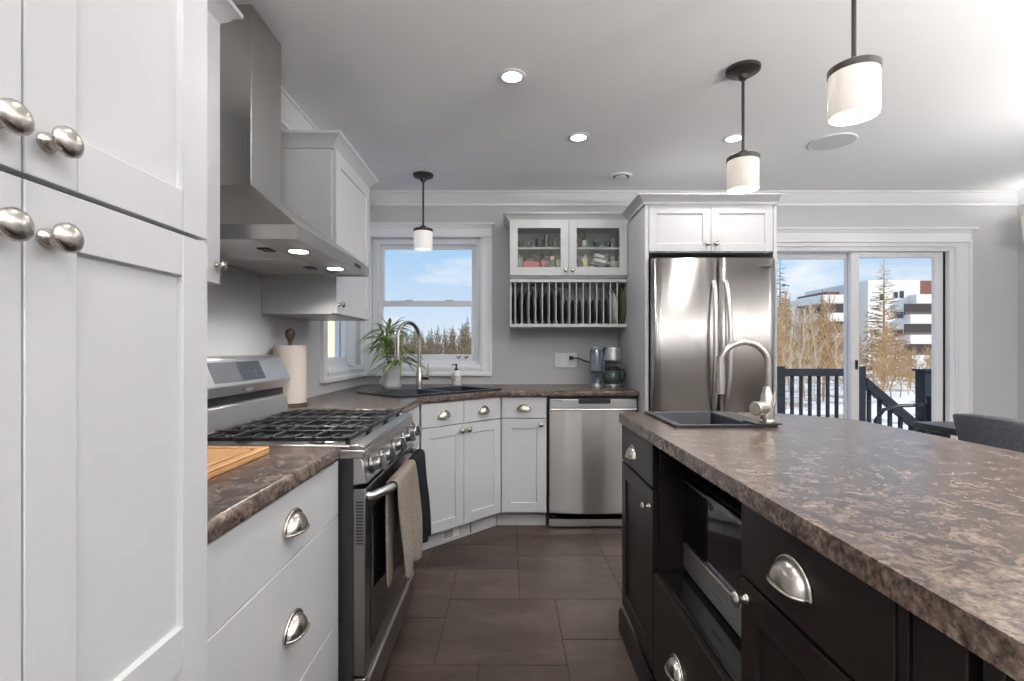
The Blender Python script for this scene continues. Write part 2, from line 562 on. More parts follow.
# crown moulding: down the left wall, along the back wall, along the right wall
CROWN = [(0, CH - 0.095), (0.012, CH - 0.095), (0.016, CH - 0.078), (0.030, CH - 0.066), (0.045, CH - 0.040), (0.062, CH - 0.026),
         (0.068, CH - 0.012), (0.082, CH - 0.010), (0.082, CH), (0, CH)]
struct(MB().sweep([(LW, FW), (LW, BW), (RW, BW), (RW, FW)], CROWN).build('trim_1', W_TRIM))
BASE = [(0, 0), (0.016, 0), (0.016, 0.10), (0.008, 0.125), (0, 0.125)]
struct(MB().sweep([(DX1 + 0.115, BW), (RW, BW)], BASE).build('baseboard_back', W_TRIM))
struct(MB().sweep([(RW, BW - 0.017), (RW, FW)], BASE).build('baseboard_right', W_TRIM))

# back window
def casing(parent, x0, x1, z0, z1, left=0.09, right=0.09, bottom=True, cap=True, head=0.10, capl=0.02, capr=0.02):
    """flat casings on the wall face (local y=0 is the wall, -y is the room)"""
    m = MB()
    zb_ = (z0 - 0.075) if bottom else 0
    m.box(x1, x1 + right, -0.02, 0, zb_, z1)
    m.box(x1 + 0.012, x1 + 0.028, -0.0265, -0.0195, (z0 - 0.012) if bottom else 0, z1 - 0.001)
    m.box(x1 + right - 0.022, x1 + right, -0.032, -0.0195, zb_ + (0.022 if bottom else 0), z1 - 0.001)
    m.box(x0 - left, x0, -0.02, 0, zb_, z1)
    if bottom:
        m.box(x0, x1, -0.02, 0, z0 - 0.075, z0)
        m.box(x0 - left, x1 + right, -0.032, -0.0195, z0 - 0.075, z0 - 0.053)
        m.box(x0, x1 + 0.028, -0.0265, -0.0195, z0 - 0.028, z0 - 0.012)
    m.build('casing', W_TRIM, parent)
    if cap:
        h = MB()
        h.box(x0 - left, x1 + right, -0.024, 0, z1, z1 + head)
        h.box(x0 - left, x1 + right, -0.034, -0.0235, z1, z1 + 0.012)
        zz = z1 + head
        h.sweep([(x0 - left - capl + 0.03, 0), (x0 - left, -0.02), (x1 + right, -0.02), (x1 + right, 0)][1:3],
                [(0, zz - 0.03), (0.012, zz - 0.028), (0.022, zz - 0.010), (0.034, zz - 0.006), (0.034, zz + 0.008), (0, zz + 0.008)])
        h.box(x1 + right - 0.001, x1 + right + capr, -0.052, 0, zz - 0.008, zz + 0.008)
        h.build('head_casing', W_TRIM, parent, bevel=0.002)
w1 = sroot('window_1', (0, BW, 0))
casing(w1, WX0, WX1, WZ0, WZ1, left=0.06, right=0.09, capl=0.0)
f = MB()
D0, D1 = 0.03, 0.15
for (a, b, c, d) in ((WX0, WX0 + 0.04, WZ0, WZ1), (WX1 - 0.04, WX1, WZ0, WZ1), (WX0 + 0.04, WX1 - 0.04, WZ0, WZ0 + 0.035), (WX0 + 0.04, WX1 - 0.04, WZ1 - 0.04, WZ1)):
    f.box(a, b, D0, D1, c, d)
f.box(WX0, WX1, 0.0, D0, WZ0, WZ0 + 0.006)
f.build('window_frame', VINYL, w1)
def sash(parent, x0, x1, z0, z1, y, st, name='sash', glass=PANE):
    s_ = MB()
    t, b, l, r = st
    s_.box(x0, x0 + l, y, y + 0.035, z0, z1); s_.box(x1 - r, x1, y, y + 0.035, z0, z1)
    s_.box(x0 + l, x1 - r, y, y + 0.035, z0, z0 + b); s_.box(x0 + l, x1 - r, y, y + 0.035, z1 - t, z1)
    o = s_.build(name, VINYL, parent, bevel=0.004)
    MB().box(x0 + l - 0.003, x1 - r + 0.003, y + 0.012, y + 0.018, z0 + b - 0.003, z1 - t + 0.003).build('pane', glass, o)
    return o
sash(w1, WX0 + 0.04, WX1 - 0.04, 1.535, WZ1 - 0.035, 0.095, (0.035, 0.035, 0.035, 0.035), 'upper_sash')
lo = sash(w1, WX0 + 0.04, WX1 - 0.04, WZ0 + 0.03, 1.57, 0.05, (0.045, 0.06, 0.035, 0.035), 'lower_sash')
for x in (-0.46, -0.78):
    l_ = MB().box(x - 0.03, x + 0.03, 0.035, 0.052, 1.568, 1.578).build('sash_lock', VINYL, w1, bevel=0.003)
for x in (-0.39, -0.33):
    MB().tube([(x - 0.012, 0.046, WZ0 + 0.075), (x, 0.040, WZ0 + 0.06), (x + 0.015, 0.046, WZ0 + 0.078)], 0.006, 8).build('sash_clip', GREYBAR, w1)

# left window (slider), built in a frame whose local x runs along +Y
w2 = sroot('window_2', (LW, 0, 0), PI / 2)
casing(w2, SY0, SY1, WZ0, WZ1, left=0.07, right=0.07, capl=0.0, capr=0.0)
f = MB()
for (a, b, c, d) in ((SY0, SY0 + 0.04, WZ0, WZ1), (SY1 - 0.04, SY1, WZ0, WZ1), (SY0 + 0.04, SY1 - 0.04, WZ0, WZ0 + 0.035), (SY0 + 0.04, SY1 - 0.04, WZ1 - 0.04, WZ1)):
    f.box(a, b, 0.03, 0.15, c, d)
f.box(SY0, SY1, 0.0, 0.03, WZ0, WZ0 + 0.006)
f.build('window_frame', VINYL, w2)
sash(w2, SY0 + 0.035, 3.68, WZ0 + 0.03, WZ1 - 0.035, 0.05, (0.04, 0.045, 0.035, 0.05), 'sliding_sash')
sash(w2, 3.63, SY1 - 0.035, WZ0 + 0.03, WZ1 - 0.035, 0.095, (0.04, 0.045, 0.05, 0.035), 'fixed_sash')
MB().box(3.62, 3.70, 0.01, 0.045, WZ0 + 0.008, WZ0 + 0.022).build('sash_lock', VINYL, w2, bevel=0.003)

# sliding patio door
d1 = sroot('door_1', (0, BW, 0))
casing(d1, DX0, DX1, 0, DZ1 + 0.03, left=0.115, right=0.115, bottom=False, head=0.105, capl=0.03, capr=0.03)
f = MB()
f.box(DX0 - 0.0, DX0 + 0.03, 0.0, T, 0, DZ1); f.box(DX1 - 0.035, DX1, 0.0, T, 0, DZ1); f.box(DX0 + 0.03, DX1 - 0.035, 0.0, T, DZ1 - 0.03, DZ1)
f.box(DX0, DX1, -0.019, 0.0, DZ1, DZ1 + 0.03)
f.box(DX0 + 0.03, DX1 - 0.035, 0.0, T, 0, 0.03)
f.build('door_frame', VINYL, d1)
MB().box(DX1 - 0.047, DX1 - 0.035, 0.04, 0.14, 0.03, DZ1 - 0.03).build('gap_shade_strip', BLACK, d1)  # black strip put in for the shade of the gap beside the jamb
sash(d1, DX0 + 0.03, 2.765, 0.03, DZ1 - 0.03, 0.10, (0.045, 0.08, 0.06, 0.055), 'fixed_panel')
sash(d1, 2.71, DX1 - 0.047, 0.03, DZ1 - 0.03, 0.045, (0.045, 0.08, 0.065, 0.065), 'sliding_panel')
MB().box(2.742, 2.756, 0.028, 0.046, 1.03, 1.10).build('door_latch', BLACK, d1, bevel=0.002)

# ------------------------------------------------------------------ cabinet kit (local frame: x right, front at -y, z up)
def shaker(w, h, x, z, t=0.02, st=0.062, rec=0.0075, y=0.0, mids=(), hole=False):
    """one shaker door or drawer front, back face at y, x/z = lower left corner"""
    m = MB()
    yb, yf, yr = y, y - t, y - t + rec
    rows = [z + st] + [q for md in mids for q in (md - st / 2, md + st / 2)] + [z + h - st]
    x0, x1, z0, z1 = x, x + w, z, z + h
    m.box(x0, x0 + st, yf, yb, z0, z1); m.box(x1 - st, x1, yf, yb, z0, z1)
    edges = [z0] + rows + [z1]
    for k in range(0, len(edges), 2):
        m.box(x0 + st, x1 - st, yf, yb, edges[k], edges[k + 1])
    for k in range(0, len(rows), 2):
        if hole: continue
        a, b = rows[k], rows[k + 1]
        c = 0.002
        v = [(x0 + st, yf + 0.001, a), (x1 - st, yf + 0.001, a), (x1 - st, yf + 0.001, b), (x0 + st, yf + 0.001, b),
             (x0 + st + c, yr, a + c), (x1 - st - c, yr, a + c), (x1 - st - c, yr, b - c), (x0 + st + c, yr, b - c)]
        m.add(v, [(4, 5, 6, 7), (0, 1, 5, 4), (1, 2, 6, 5), (2, 3, 7, 6), (3, 0, 4, 7)])
    return m
def knob_mb(x, y, z, s=1.0, oval=1.0):
    m = MB()
    m.lathe([(0.0105 * s, 0), (0.0105 * s, 0.003 * s), (0.008 * s, 0.005 * s), (0.0055 * s, 0.010 * s), (0.0055 * s, 0.016 * s),
             (0.011 * s, 0.019 * s), (0.0165 * s, 0.0225 * s), (0.0165 * s, 0.026 * s), (0.012 * s, 0.030 * s), (0.006 * s, 0.0318 * s), (0, 0.0322 * s)],
            20, at(x, y, z) @ RX90, sx=oval)
    return m
def knob(parent, x, y, z, s=1.0, name='knob', m=NICKEL, oval=1.0):
    return knob_mb(x, y, z, s, oval).build(name, m, parent, sharp=60)
def cup_pull(parent, x, y, z, w=0.092, h=0.036, d=0.026):
    m = MB()
    a = w / 2
    rows = []
    nu, nv = 20, 7
    for i in range(nv + 1):
        v_ = PI / 2 * i / nv
        rows.append([(x + a * 0.9 * math.cos(PI * k / nu), y - 0.001 - d * math.sin(PI * k / nu) ** 0.7 * math.sin(v_),
                      z - h * 0.45 + h * math.sin(PI * k / nu) * math.cos(v_)) for k in range(nu + 1)])
    m.grid(rows)
    o = m.build('cup_pull', NICKEL, parent, solid=0.0025, sharp=60)
    r = MB()
    r.tube([(x + a * math.cos(PI * k / nu), y - 0.003, z - h * 0.45 + (h + 0.004) * math.sin(PI * k / nu)) for k in range(nu + 1)], 0.0042, 8)
    r.tube([(x + a * 0.92 * math.cos(PI * k / nu), y - 0.002 - d * 1.02 * math.sin(PI * k / nu) ** 0.7, z - h * 0.45) for k in range(nu + 1)], 0.0028, 8)
    r.build('pull_rim', NICKEL, o, sharp=60)
    return o
def carcass(parent, w, d, z0, z1, m, x=0.0, name='body'):
    return MB().box(x, x + w, 0.0, d, z0, z1).build(name, m, parent, bevel=0.0015)
CABCROWN = lambda z: [(0, z), (0.010, z), (0.014, z + 0.012), (0.026, z + 0.022), (0.040, z + 0.042), (0.054, z + 0.050), (0.056, z + 0.062), (0, z + 0.062)]
def plain_front(w, h, x, z, t=0.02):
    return MB().box(x, x + w, -t, 0, z, z + h)

# --- pantry: face on X=-0.47
PX = -0.47 - 0.02
p = thing('pantry_cabinet', 'tall white pantry cabinet with four nickel mushroom knobs in the left foreground', 'cabinet', (PX, 0.185, 0), PI / 2)
PD_ = PX - LW - 0.004
PWD = 0.598
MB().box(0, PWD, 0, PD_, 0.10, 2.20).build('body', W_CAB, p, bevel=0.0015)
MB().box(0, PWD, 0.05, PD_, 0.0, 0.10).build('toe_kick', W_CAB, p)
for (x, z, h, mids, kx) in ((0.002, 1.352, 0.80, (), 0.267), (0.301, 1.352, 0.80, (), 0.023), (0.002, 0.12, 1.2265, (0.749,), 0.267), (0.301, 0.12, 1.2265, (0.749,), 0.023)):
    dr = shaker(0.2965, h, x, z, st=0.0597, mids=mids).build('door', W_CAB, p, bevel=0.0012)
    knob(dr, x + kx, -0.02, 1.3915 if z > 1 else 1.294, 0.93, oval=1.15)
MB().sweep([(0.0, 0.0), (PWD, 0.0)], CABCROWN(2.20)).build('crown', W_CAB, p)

# --- near upper cabinet, between pantry and hood
UX = -0.81 - 0.02
c = thing('upper_cabinet', 'white upper cabinet edge with one small knob showing just past the tall pantry', 'cabinet', (UX, 0.787, 1.363), PI / 2)
carcass(c, 0.623, UX - LW - 0.004, 0, 0.735, W_CAB)
for (x, kx) in ((0.002, 0.282), (0.312, 0.29)):
    dr = shaker(0.308, 0.731, x, 0.002, st=0.062).build('door', W_CAB, c, bevel=0.0012)
    knob(dr, x + kx, -0.02, 0.052, 0.85)
MB().sweep([(0.0, 0.0), (0.623, 0.0), (0.623, UX - LW - 0.004)], CABCROWN(0.735)).build('crown', W_CAB, c, bevel=0.001)
# --- far upper cabinet, right of the hood
UX2 = -0.785 - 0.02
c = thing('upper_cabinet', 'grey-white wall cabinet with crown between the range hood and the corner window', 'cabinet', (UX2, 2.285, 1.345), PI / 2)
carcass(c, 0.56, UX2 - LW - 0.004, 0, 0.755, W_CAB)
dr = shaker(0.553, 0.748, 0.0035, 0.003, st=0.062).build('door', W_CAB, c, bevel=0.0012)
knob(dr, 0.035, -0.02, 0.045, 0.9)
MB().sweep([(0.0, UX2 - LW - 0.004), (0.0, 0.0), (0.56, 0.0), (0.56, UX2 - LW - 0.004)], CABCROWN(0.755)).build('crown', W_CAB, c, bevel=0.001)

# --- left base cabinet with drawers
BX = -0.50 - 0.02
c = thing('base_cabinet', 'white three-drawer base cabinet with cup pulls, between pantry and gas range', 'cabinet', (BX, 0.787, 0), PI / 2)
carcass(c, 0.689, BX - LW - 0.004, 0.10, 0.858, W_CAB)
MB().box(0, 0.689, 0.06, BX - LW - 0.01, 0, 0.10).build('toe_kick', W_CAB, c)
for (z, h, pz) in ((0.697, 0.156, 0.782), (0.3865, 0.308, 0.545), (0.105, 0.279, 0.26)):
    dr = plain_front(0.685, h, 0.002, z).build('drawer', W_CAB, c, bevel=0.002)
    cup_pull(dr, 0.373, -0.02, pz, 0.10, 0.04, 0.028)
# filler cabinet between the range and the corner
c = thing('base_cabinet', 'narrow white base cabinet hidden behind the towels, right of the gas range', 'cabinet', (BX, 2.266, 0), PI / 2)
carcass(c, 0.425, BX - LW - 0.004, 0.10, 0.873, W_CAB)
MB().box(0.425, 0.562, 0.0, 0.02, 0.10, 0.873).build('face_frame', W_CAB, c)
MB().box(0, 0.562, 0.06, BX - LW - 0.01, 0, 0.10).build('toe_kick', W_CAB, c)
dr = plain_front(0.55, 0.135, 0.002, 0.733).build('drawer', W_CAB, c, bevel=0.002)
cup_pull(dr, 0.275, -0.02, 0.80)
dr = shaker(0.55, 0.615, 0.002, 0.112).build('door', W_CAB, c, bevel=0.0012)
knob(dr, 0.03, -0.02, 0.69, 0.9)

# --- diagonal corner sink cabinet; front plane passes (-0.046,3.29) at 45 degrees
s2 = math.sqrt(0.5)
dl = 0.634
ox, oy = -0.046 - dl * s2, 3.29 - dl * s2
c = thing('corner_sink_cabinet', 'white diagonal corner sink cabinet with two doors and a vent grille in its toe kick', 'cabinet', (ox, oy, 0), PI / 4)
bd = [(0, 0.02), (dl, 0.02), (dl + 0.40, 0.42), (dl / 2 + 0.02, 1.05), (-0.40, 0.42)]
MB().prism([(0.0, 0.02), (dl, 0.02), (dl + 0.02, 0.04), (dl / 2 + 0.31, 0.62), (dl / 2 - 0.31, 0.62), (-0.02, 0.04)], 0.10, 0.70).build('body', W_CAB, c)
MB().box(0, dl, 0.02, 0.04, 0.70, 0.873).build('face_frame', W_CAB, c)
tk = MB().box(-0.03, dl + 0.03, 0.075, 0.09, 0, 0.10).build('toe_kick', W_CAB, c)
v = MB()
v.box(0.205, 0.335, 0.070, 0.075, 0.022, 0.080)
vo = v.build('vent_grille', W_TRIM, tk, bevel=0.001)
v = MB()
for k in range(4):
    for q in range(6):
        v.box(0.214 + q * 0.0125, 0.2235 + q * 0.0125, 0.0688, 0.0702, 0.030 + k * 0.011, 0.0365 + k * 0.011)
vs = v.build('grille_slots', BLACK, vo); vs['kind'] = 'stuff'
MB().box(0.43, 0.436, 0.070, 0.075, 0.012, 0.088).build('seam_strip', GREYBAR, tk)
for (x, kx) in ((0.002, 0.29), (0.319, 0.025)):
    dr = plain_front(0.313, 0.135, x, 0.733).build('drawer_front', W_CAB, c, bevel=0.002)
    cup_pull(dr, x + 0.16, -0.02, 0.80)
    dr = shaker(0.313, 0.615, x, 0.112).build('door', W_CAB, c, bevel=0.0012)
    knob(dr, x + kx, -0.02, 0.69, 1.05)
for ch in c.children:
    if ch.name.startswith(('drawer_front', 'door')): ch.location.y = 0.02

# --- small back cabinet
c = thing('base_cabinet', 'narrow white base cabinet with one drawer and one door, left of the dishwasher', 'cabinet', (-0.045, 3.31, 0))
carcass(c, 0.30, BW - 3.31 - 0.004, 0.10, 0.873, W_CAB)
MB().box(-0.03, 0.30, 0.058, 0.58, 0, 0.10).build('toe_kick', W_CAB, c)
dr = plain_front(0.292, 0.135, 0.004, 0.733).build('drawer', W_CAB, c, bevel=0.002)
cup_pull(dr, 0.152, -0.02, 0.80)
dr = shaker(0.292, 0.615, 0.004, 0.112).build('door', W_CAB, c, bevel=0.0012)
knob(dr, 0.262, -0.02, 0.69, 0.95)

# --- dishwasher
c = thing('dishwasher', 'stainless steel dishwasher with black pocket handle below the back counter', 'dishwasher', (0.262, 3.31, 0))
MB().box(0.0, 0.594, 0.0, 0.57, 0.06, 0.868).build('tub', BLACK, c)
m = MB()
rows = []
for k in range(13):
    t_ = k / 12
    x = 0.012 + 0.57 * t_
    y = -0.022 - 0.030 * math.sin(PI * t_)
    rows.append([(x, y, 0.785), (x, y, 0.112)])
m.grid(rows)
m.add([rows[0][0], rows[0][1], (0.012, 0, 0.112), (0.012, 0, 0.785)], [(0, 1, 2, 3)])
m.add([rows[-1][0], rows[-1][1], (0.582, 0, 0.112), (0.582, 0, 0.785)], [(0, 1, 2, 3)])
m.add([r[0] for r in rows] + [(0.582, 0, 0.785), (0.012, 0, 0.785)], [tuple(range(15))])
m.add([r[1] for r in rows] + [(0.582, 0, 0.112), (0.012, 0, 0.112)], [tuple(range(15))])
m.build('door', STEEL, c)
cs = MB().box(0.012, 0.582, -0.035, 0.0, 0.797, 0.858).build('control_strip', STEEL_F, c, bevel=0.004)
MB().box(0.20, 0.41, -0.038, -0.030, 0.828, 0.859).build('pocket_handle', BLACK, cs, bevel=0.003)
MB().box(0.030, 0.092, -0.0365, -0.034, 0.846, 0.850).build('badge', GREYBAR, cs)
lp = MB(); lp.tube([(0.012 + 0.57 * k / 12, -0.036 - 0.016 * math.sin(PI * k / 12), 0.791) for k in range(13)], 0.006, 8)
lp.build('handle_lip', STEEL_F, c)
MB().box(0.010, 0.586, 0.0, 0.02, 0.012, 0.106).build('kick_plate', STEEL_F, c, bevel=0.002)
MB().box(0.03, 0.06, -0.003, 0.002, 0.065, 0.09).build('kick_badge', BLACK, c)
MB().box(0.0, 0.594, 0.05, 0.07, 0.0, 0.062).build('base', BLACK, c)
# end panel right of the dishwasher is the tall fridge panel

# --- countertops
def top_mesh(outline, holes, z0, z1, m, name, bevel=0.012):
    bm = bmesh.new()
    loops = []
    for L in [outline] + holes:
        vs = [bm.verts.new((x, y, z1)) for x, y in L]
        loops.append(vs)
        for i in range(len(vs)): bm.edges.new((vs[i], vs[(i + 1) % len(vs)]))
    r = bmesh.ops.triangle_fill(bm, edges=bm.edges[:], use_beauty=True)
    faces = [g for g in r['geom'] if isinstance(g, bmesh.types.BMFace)]
    ex = bmesh.ops.extrude_face_region(bm, geom=faces)
    vs = [g for g in ex['geom'] if isinstance(g, bmesh.types.BMVert)]
    bmesh.ops.translate(bm, vec=(0, 0, z0 - z1), verts=vs)
    bmesh.ops.recalc_face_normals(bm, faces=bm.faces[:])
    me = bpy.data.meshes.new(name)
    bm.to_mesh(me); bm.free()
    me.materials.append(m)
    me.polygons.foreach_set('use_smooth', [True] * len(me.polygons))
    me.set_sharp_from_angle(angle=math.radians(35))
    o = bpy.data.objects.new(name, me); C.objects.link(o)
    md = o.modifiers.new('soft_edges', 'BEVEL'); md.width = bevel; md.segments = 4
    md.limit_method = 'ANGLE'; md.angle_limit = math.radians(25)
    return o
def rounded(poly, rads, n=8):
    out = []
    k = len(poly)
    for i in range(k):
        p0, p1, p2 = Vector(poly[i - 1]), Vector(poly[i]), Vector(poly[(i + 1) % k])
        r = rads[i]
        if r <= 0: out.append(tuple(p1)); continue
        a = (p0 - p1).normalized(); b = (p2 - p1).normalized()
        ang = math.acos(max(-1, min(1, a.dot(b))))
        tl_ = r / math.tan(ang / 2)
        cen = p1 + (a + b).normalized() * (r / math.sin(ang / 2))
        s_ = p1 + a * tl_; e_ = p1 + b * tl_
        a0 = math.atan2(s_.y - cen.y, s_.x - cen.x); a1 = math.atan2(e_.y - cen.y, e_.x - cen.x)
        da = (a1 - a0 + PI) % (2 * PI) - PI
        for q in range(n + 1):
            t_ = a0 + da * q / n
            out.append((cen.x + r * math.cos(t_), cen.y + r * math.sin(t_)))
    return out
CT0, CT1 = 0.875, 0.914
o = top_mesh([(LW + 0.003, 0.787), (-0.485, 0.787), (-0.485, 1.462), (LW + 0.003, 1.462)], [], 0.860, 0.899, LAM, 'countertop')
tag(o, 'short brown speckled countertop with a cutting board, left of the gas range', 'countertop')
cx, cy = -0.492, 3.222
def sk(a, b): return (cx + a * s2 - b * s2, cy + a * s2 + b * s2)
hole = [sk(-0.385, -0.225), sk(0.385, -0.225), sk(0.385, 0.225), sk(-0.385, 0.225)]
o = top_mesh([(LW + 0.003, 2.266), (-0.485, 2.266), (-0.485, 2.83), (-0.055, 3.26), (0.857, 3.26), (0.857, BW - 0.003), (LW + 0.003, BW - 0.003)], [hole], CT0, CT1, LAM, 'countertop')
tag(o, 'brown speckled corner countertop with the black corner sink under the window', 'countertop')
IX0, IX1, IY0, IY1 = 0.465, 1.327, -0.25, 2.125
isl = rounded([(IX0, IY0), (IX1, IY0), (IX1, 1.90), (1.10, IY1), (IX0, IY1)], [0, 0, 0.16, 0.16, 0.03])
ihole = [(0.585, 1.72), (0.905, 1.72), (0.905, 2.08), (0.585, 2.08)]
o = top_mesh(isl, [ihole], 0.877, 0.915, LAM, 'island_countertop', 0.014)
tag(o, 'large brown speckled laminate island countertop with the bar sink in its far end', 'countertop')

# --- sinks
def sink_mb(xs, ys, holes, zt, depth, rim=0.008, floor_h=0.0):
    m = MB()
    H = set(holes)
    for i in range(len(xs) - 1):
        for j in range(len(ys) - 1):
            x0, x1, y0, y1 = xs[i], xs[i + 1], ys[j], ys[j + 1]
            if (i, j) in H:
                zb = zt - depth
                k = 0.02
                v = [(x0, y0, zt), (x1, y0, zt), (x1, y1, zt), (x0, y1, zt), (x0 + k, y0 + k, zb), (x1 - k, y0 + k, zb), (x1 - k, y1 - k, zb), (x0 + k, y1 - k, zb)]
                m.add(v, [(4, 5, 6, 7), (0, 1, 5, 4), (1, 2, 6, 5), (2, 3, 7, 6), (3, 0, 4, 7)])
            else:
                m.add([(x0, y0, zt), (x1, y0, zt), (x1, y1, zt), (x0, y1, zt)], [(0, 1, 2, 3)])
    X0, X1, Y0, Y1 = xs[0], xs[-1], ys[0], ys[-1]
    v = [(X0, Y0, zt), (X1, Y0, zt), (X1, Y1, zt), (X0, Y1, zt), (X0, Y0, zt - rim), (X1, Y0, zt - rim), (X1, Y1, zt - rim), (X0, Y1, zt - rim)]
    m.add(v, [(0, 1, 5, 4), (1, 2, 6, 5), (2, 3, 7, 6), (3, 0, 4, 7)])
    return m
def finish_sink(m, name, parent):
    o = m.build(name, COMPO, parent, sharp=30)
    bm = bmesh.new(); bm.from_mesh(o.data)
    bmesh.ops.remove_doubles(bm, verts=bm.verts[:], dist=0.0005)
    bmesh.ops.recalc_face_normals(bm, faces=bm.faces[:])
    bm.to_mesh(o.data); bm.free()
    md = o.modifiers.new('soft_edges', 'BEVEL'); md.width = 0.004; md.segments = 2; md.limit_method = 'ANGLE'; md.angle_limit = math.radians(50)
    return o
s = thing('corner_sink', 'black composite double-bowl sink set diagonally in the corner counter', 'sink', (cx, cy, CT1), PI / 4)
b = finish_sink(sink_mb([-0.40, -0.36, -0.015, 0.015, 0.36, 0.40], [-0.24, -0.20, 0.13, 0.24], [(1, 1), (3, 1)], 0.009, 0.17), 'basin', s)
for x in (-0.19, 0.19):
    MB().lathe([(0.0, -0.158), (0.03, -0.158), (0.04, -0.1585), (0.04, -0.1605)], 20, at(x, -0.03, 0)).build('drain', CHROME, s)
s = thing('bar_sink', 'small black composite bar sink in the far end of the island', 'sink', (0.57, 1.70, 0.915))
b = finish_sink(sink_mb([0, 0.03, 0.27, 0.35], [0, 0.03, 0.365, 0.395], [(1, 1)], 0.009, 0.17), 'basin', s)
MB().lathe([(0.0, -0.158), (0.03, -0.158), (0.04, -0.1585), (0.04, -0.1605)], 20, at(0.15, 0.2, 0)).build('drain', CHROME, s)

# --- faucets
def arc_pts(p, d, reach, h, drop, n=18):
    """gooseneck: up from p, over in direction d, back down"""
    r = reach / 2
    pts = [(p[0], p[1], p[2] + 0.05)]
    zc = p[2] + h - r
    for k in range(1, 5): pts.append((p[0], p[1], p[2] + 0.05 + (zc - p[2] - 0.05) * k / 4))
    for k in range(1, n + 1):
        a = PI - PI * k / n
        q = r + r * math.cos(a)
        pts.append((p[0] + d[0] * q, p[1] + d[1] * q, zc + r * math.sin(a)))
    e = pts[-1]
    pts.append((e[0], e[1], zc - drop * 0.4))
    return pts, (e[0], e[1], zc)
f = thing('faucet', 'brushed nickel gooseneck faucet on the island bar sink', 'faucet', (0.878, 1.725, 0.924))
MB().box(-0.036, 0.058, -0.022, 0.07, 0, 0.006).build('deck_plate', BLACK, f, bevel=0.002)
MB().lathe([(0.026, 0.005), (0.026, 0.012), (0.021, 0.018), (0.021, 0.10), (0.016, 0.108), (0.0125, 0.13)], 20, at(0.015, 0.0, 0)).build('body', NICKEL, f)
pts, end = arc_pts((0.020, 0, 0.06), (-1, 0.1), 0.158, 0.223, 0.02)
MB().tube(pts, 0.0108, 14).build('neck', NICKEL, f, sharp=60)
MB().tube([(end[0], end[1], end[2] + 0.03), (end[0], end[1], end[2] - 0.01), (end[0], end[1], end[2] - 0.10)], [0.0135, 0.0155, 0.0155], 16).build('spray_head', NICKEL, f)
hl = MB()
hl.lathe([(0.016, 0), (0.024, 0.006), (0.024, 0.05), (0.021, 0.054), (0, 0.054)], 20, at(0.004, -0.006, 0.058) @ Matrix.Rotation(-PI / 3, 4, 'Z') @ RX90)
hh = hl.build('valve_handle', NICKEL, f)
MB().tube([(0.036, 0.004, 0.06), (0.044, 0.004, 0.08), (0.047, 0.002, 0.135)], [0.008, 0.006, 0.005], 10).build('lever', NICKEL, f)
f = thing('faucet', 'tall brushed gooseneck faucet on the corner sink beside the potted plant', 'faucet', (*sk(0.02, 0.165), CT1 + 0.009))
MB().lathe([(0.027, 0.0), (0.027, 0.010), (0.021, 0.016), (0.021, 0.11), (0.016, 0.118), (0.013, 0.14)], 20).build('body', NICKEL, f)
pts, end = arc_pts((0, 0, 0.06), (-0.50, -0.87), 0.21, 0.375, 0.02)
MB().tube(pts, 0.013, 14).build('neck', NICKEL, f, sharp=60)
MB().tube([(end[0], end[1], end[2] + 0.03), (end[0], end[1], end[2] - 0.03), (end[0], end[1], end[2] - 0.13)], [0.014, 0.018, 0.018], 16).build('spray_head', NICKEL, f)
hl = MB(); hl.tube([(0.015, 0, 0.075), (0.05, -0.005, 0.075), (0.066, -0.006, 0.075)], [0.015, 0.018, 0.016], 14)
hl.build('valve_handle', NICKEL, f)
MB().tube([(0.052, -0.005, 0.088), (0.056, -0.004, 0.11), (0.058, -0.002, 0.165)], [0.006, 0.005, 0.004], 8).build('lever', NICKEL, f)

# ------------------------------------------------------------------ gas range (near Y 1.497, far 2.257; front door X -0.425)
RY0, RY1 = 1.492, 2.254
RW_ = RY1 - RY0
RXF = -0.462
g = thing('gas_range', 'stainless steel gas range with five burner knobs and black grates', 'stove', (RXF, RY0, 0), PI / 2)
# local: x along +Y world, -y toward aisle; wall at y = RXF-LW
RD = RXF - LW - 0.03
MB().box(0.003, RW_ - 0.003, 0.0, RD, 0.06, 0.862).build('body', BLACK, g)
ck = MB()
ck.box(0.0, RW_, -0.033, RD - 0.02, 0.855, 0.882)
ck.box(0.0, RW_, -0.033, 0.012, 0.881, 0.8955); ck.box(0.0, 0.014, 0.012, 0.52, 0.881, 0.8955); ck.box(RW_ - 0.014, RW_, 0.012, 0.52, 0.881, 0.8955)
ck.build('cooktop', STEEL_M, g, bevel=0.004)
# control panel: tilted
cp = MB()
v = []
prof = [(0.0, 0.855), (-0.026, 0.853), (-0.042, 0.782), (0.0, 0.776)]
for x in (0.0, RW_):
    v += [(x, a, b) for a, b in prof]
cp.add(v, [(0, 1, 2, 3), (7, 6, 5, 4), (0, 4, 5, 1), (1, 5, 6, 2), (2, 6, 7, 3), (3, 7, 4, 0)])
cpo = cp.build('control_panel', STEEL_M, g, bevel=0.002)
tilt = math.atan2(0.016, 0.073)
for k, x in enumerate((0.075, 0.205, 0.381, 0.557, 0.687)):
    K = at(x, -0.034, 0.822) @ Matrix.Rotation(-tilt, 4, 'X') @ RX90
    kb = MB()
    kb.lathe([(0.027, 0), (0.027, 0.005), (0.021, 0.008), (0.020, 0.030), (0.018, 0.033), (0, 0.033)], 22, K)
    kb.box(-0.007, 0.007, -0.022, 0.022, 0.026, 0.048, K)
    kb.build('burner_knob', STEEL_D, cpo, bevel=0.0015)
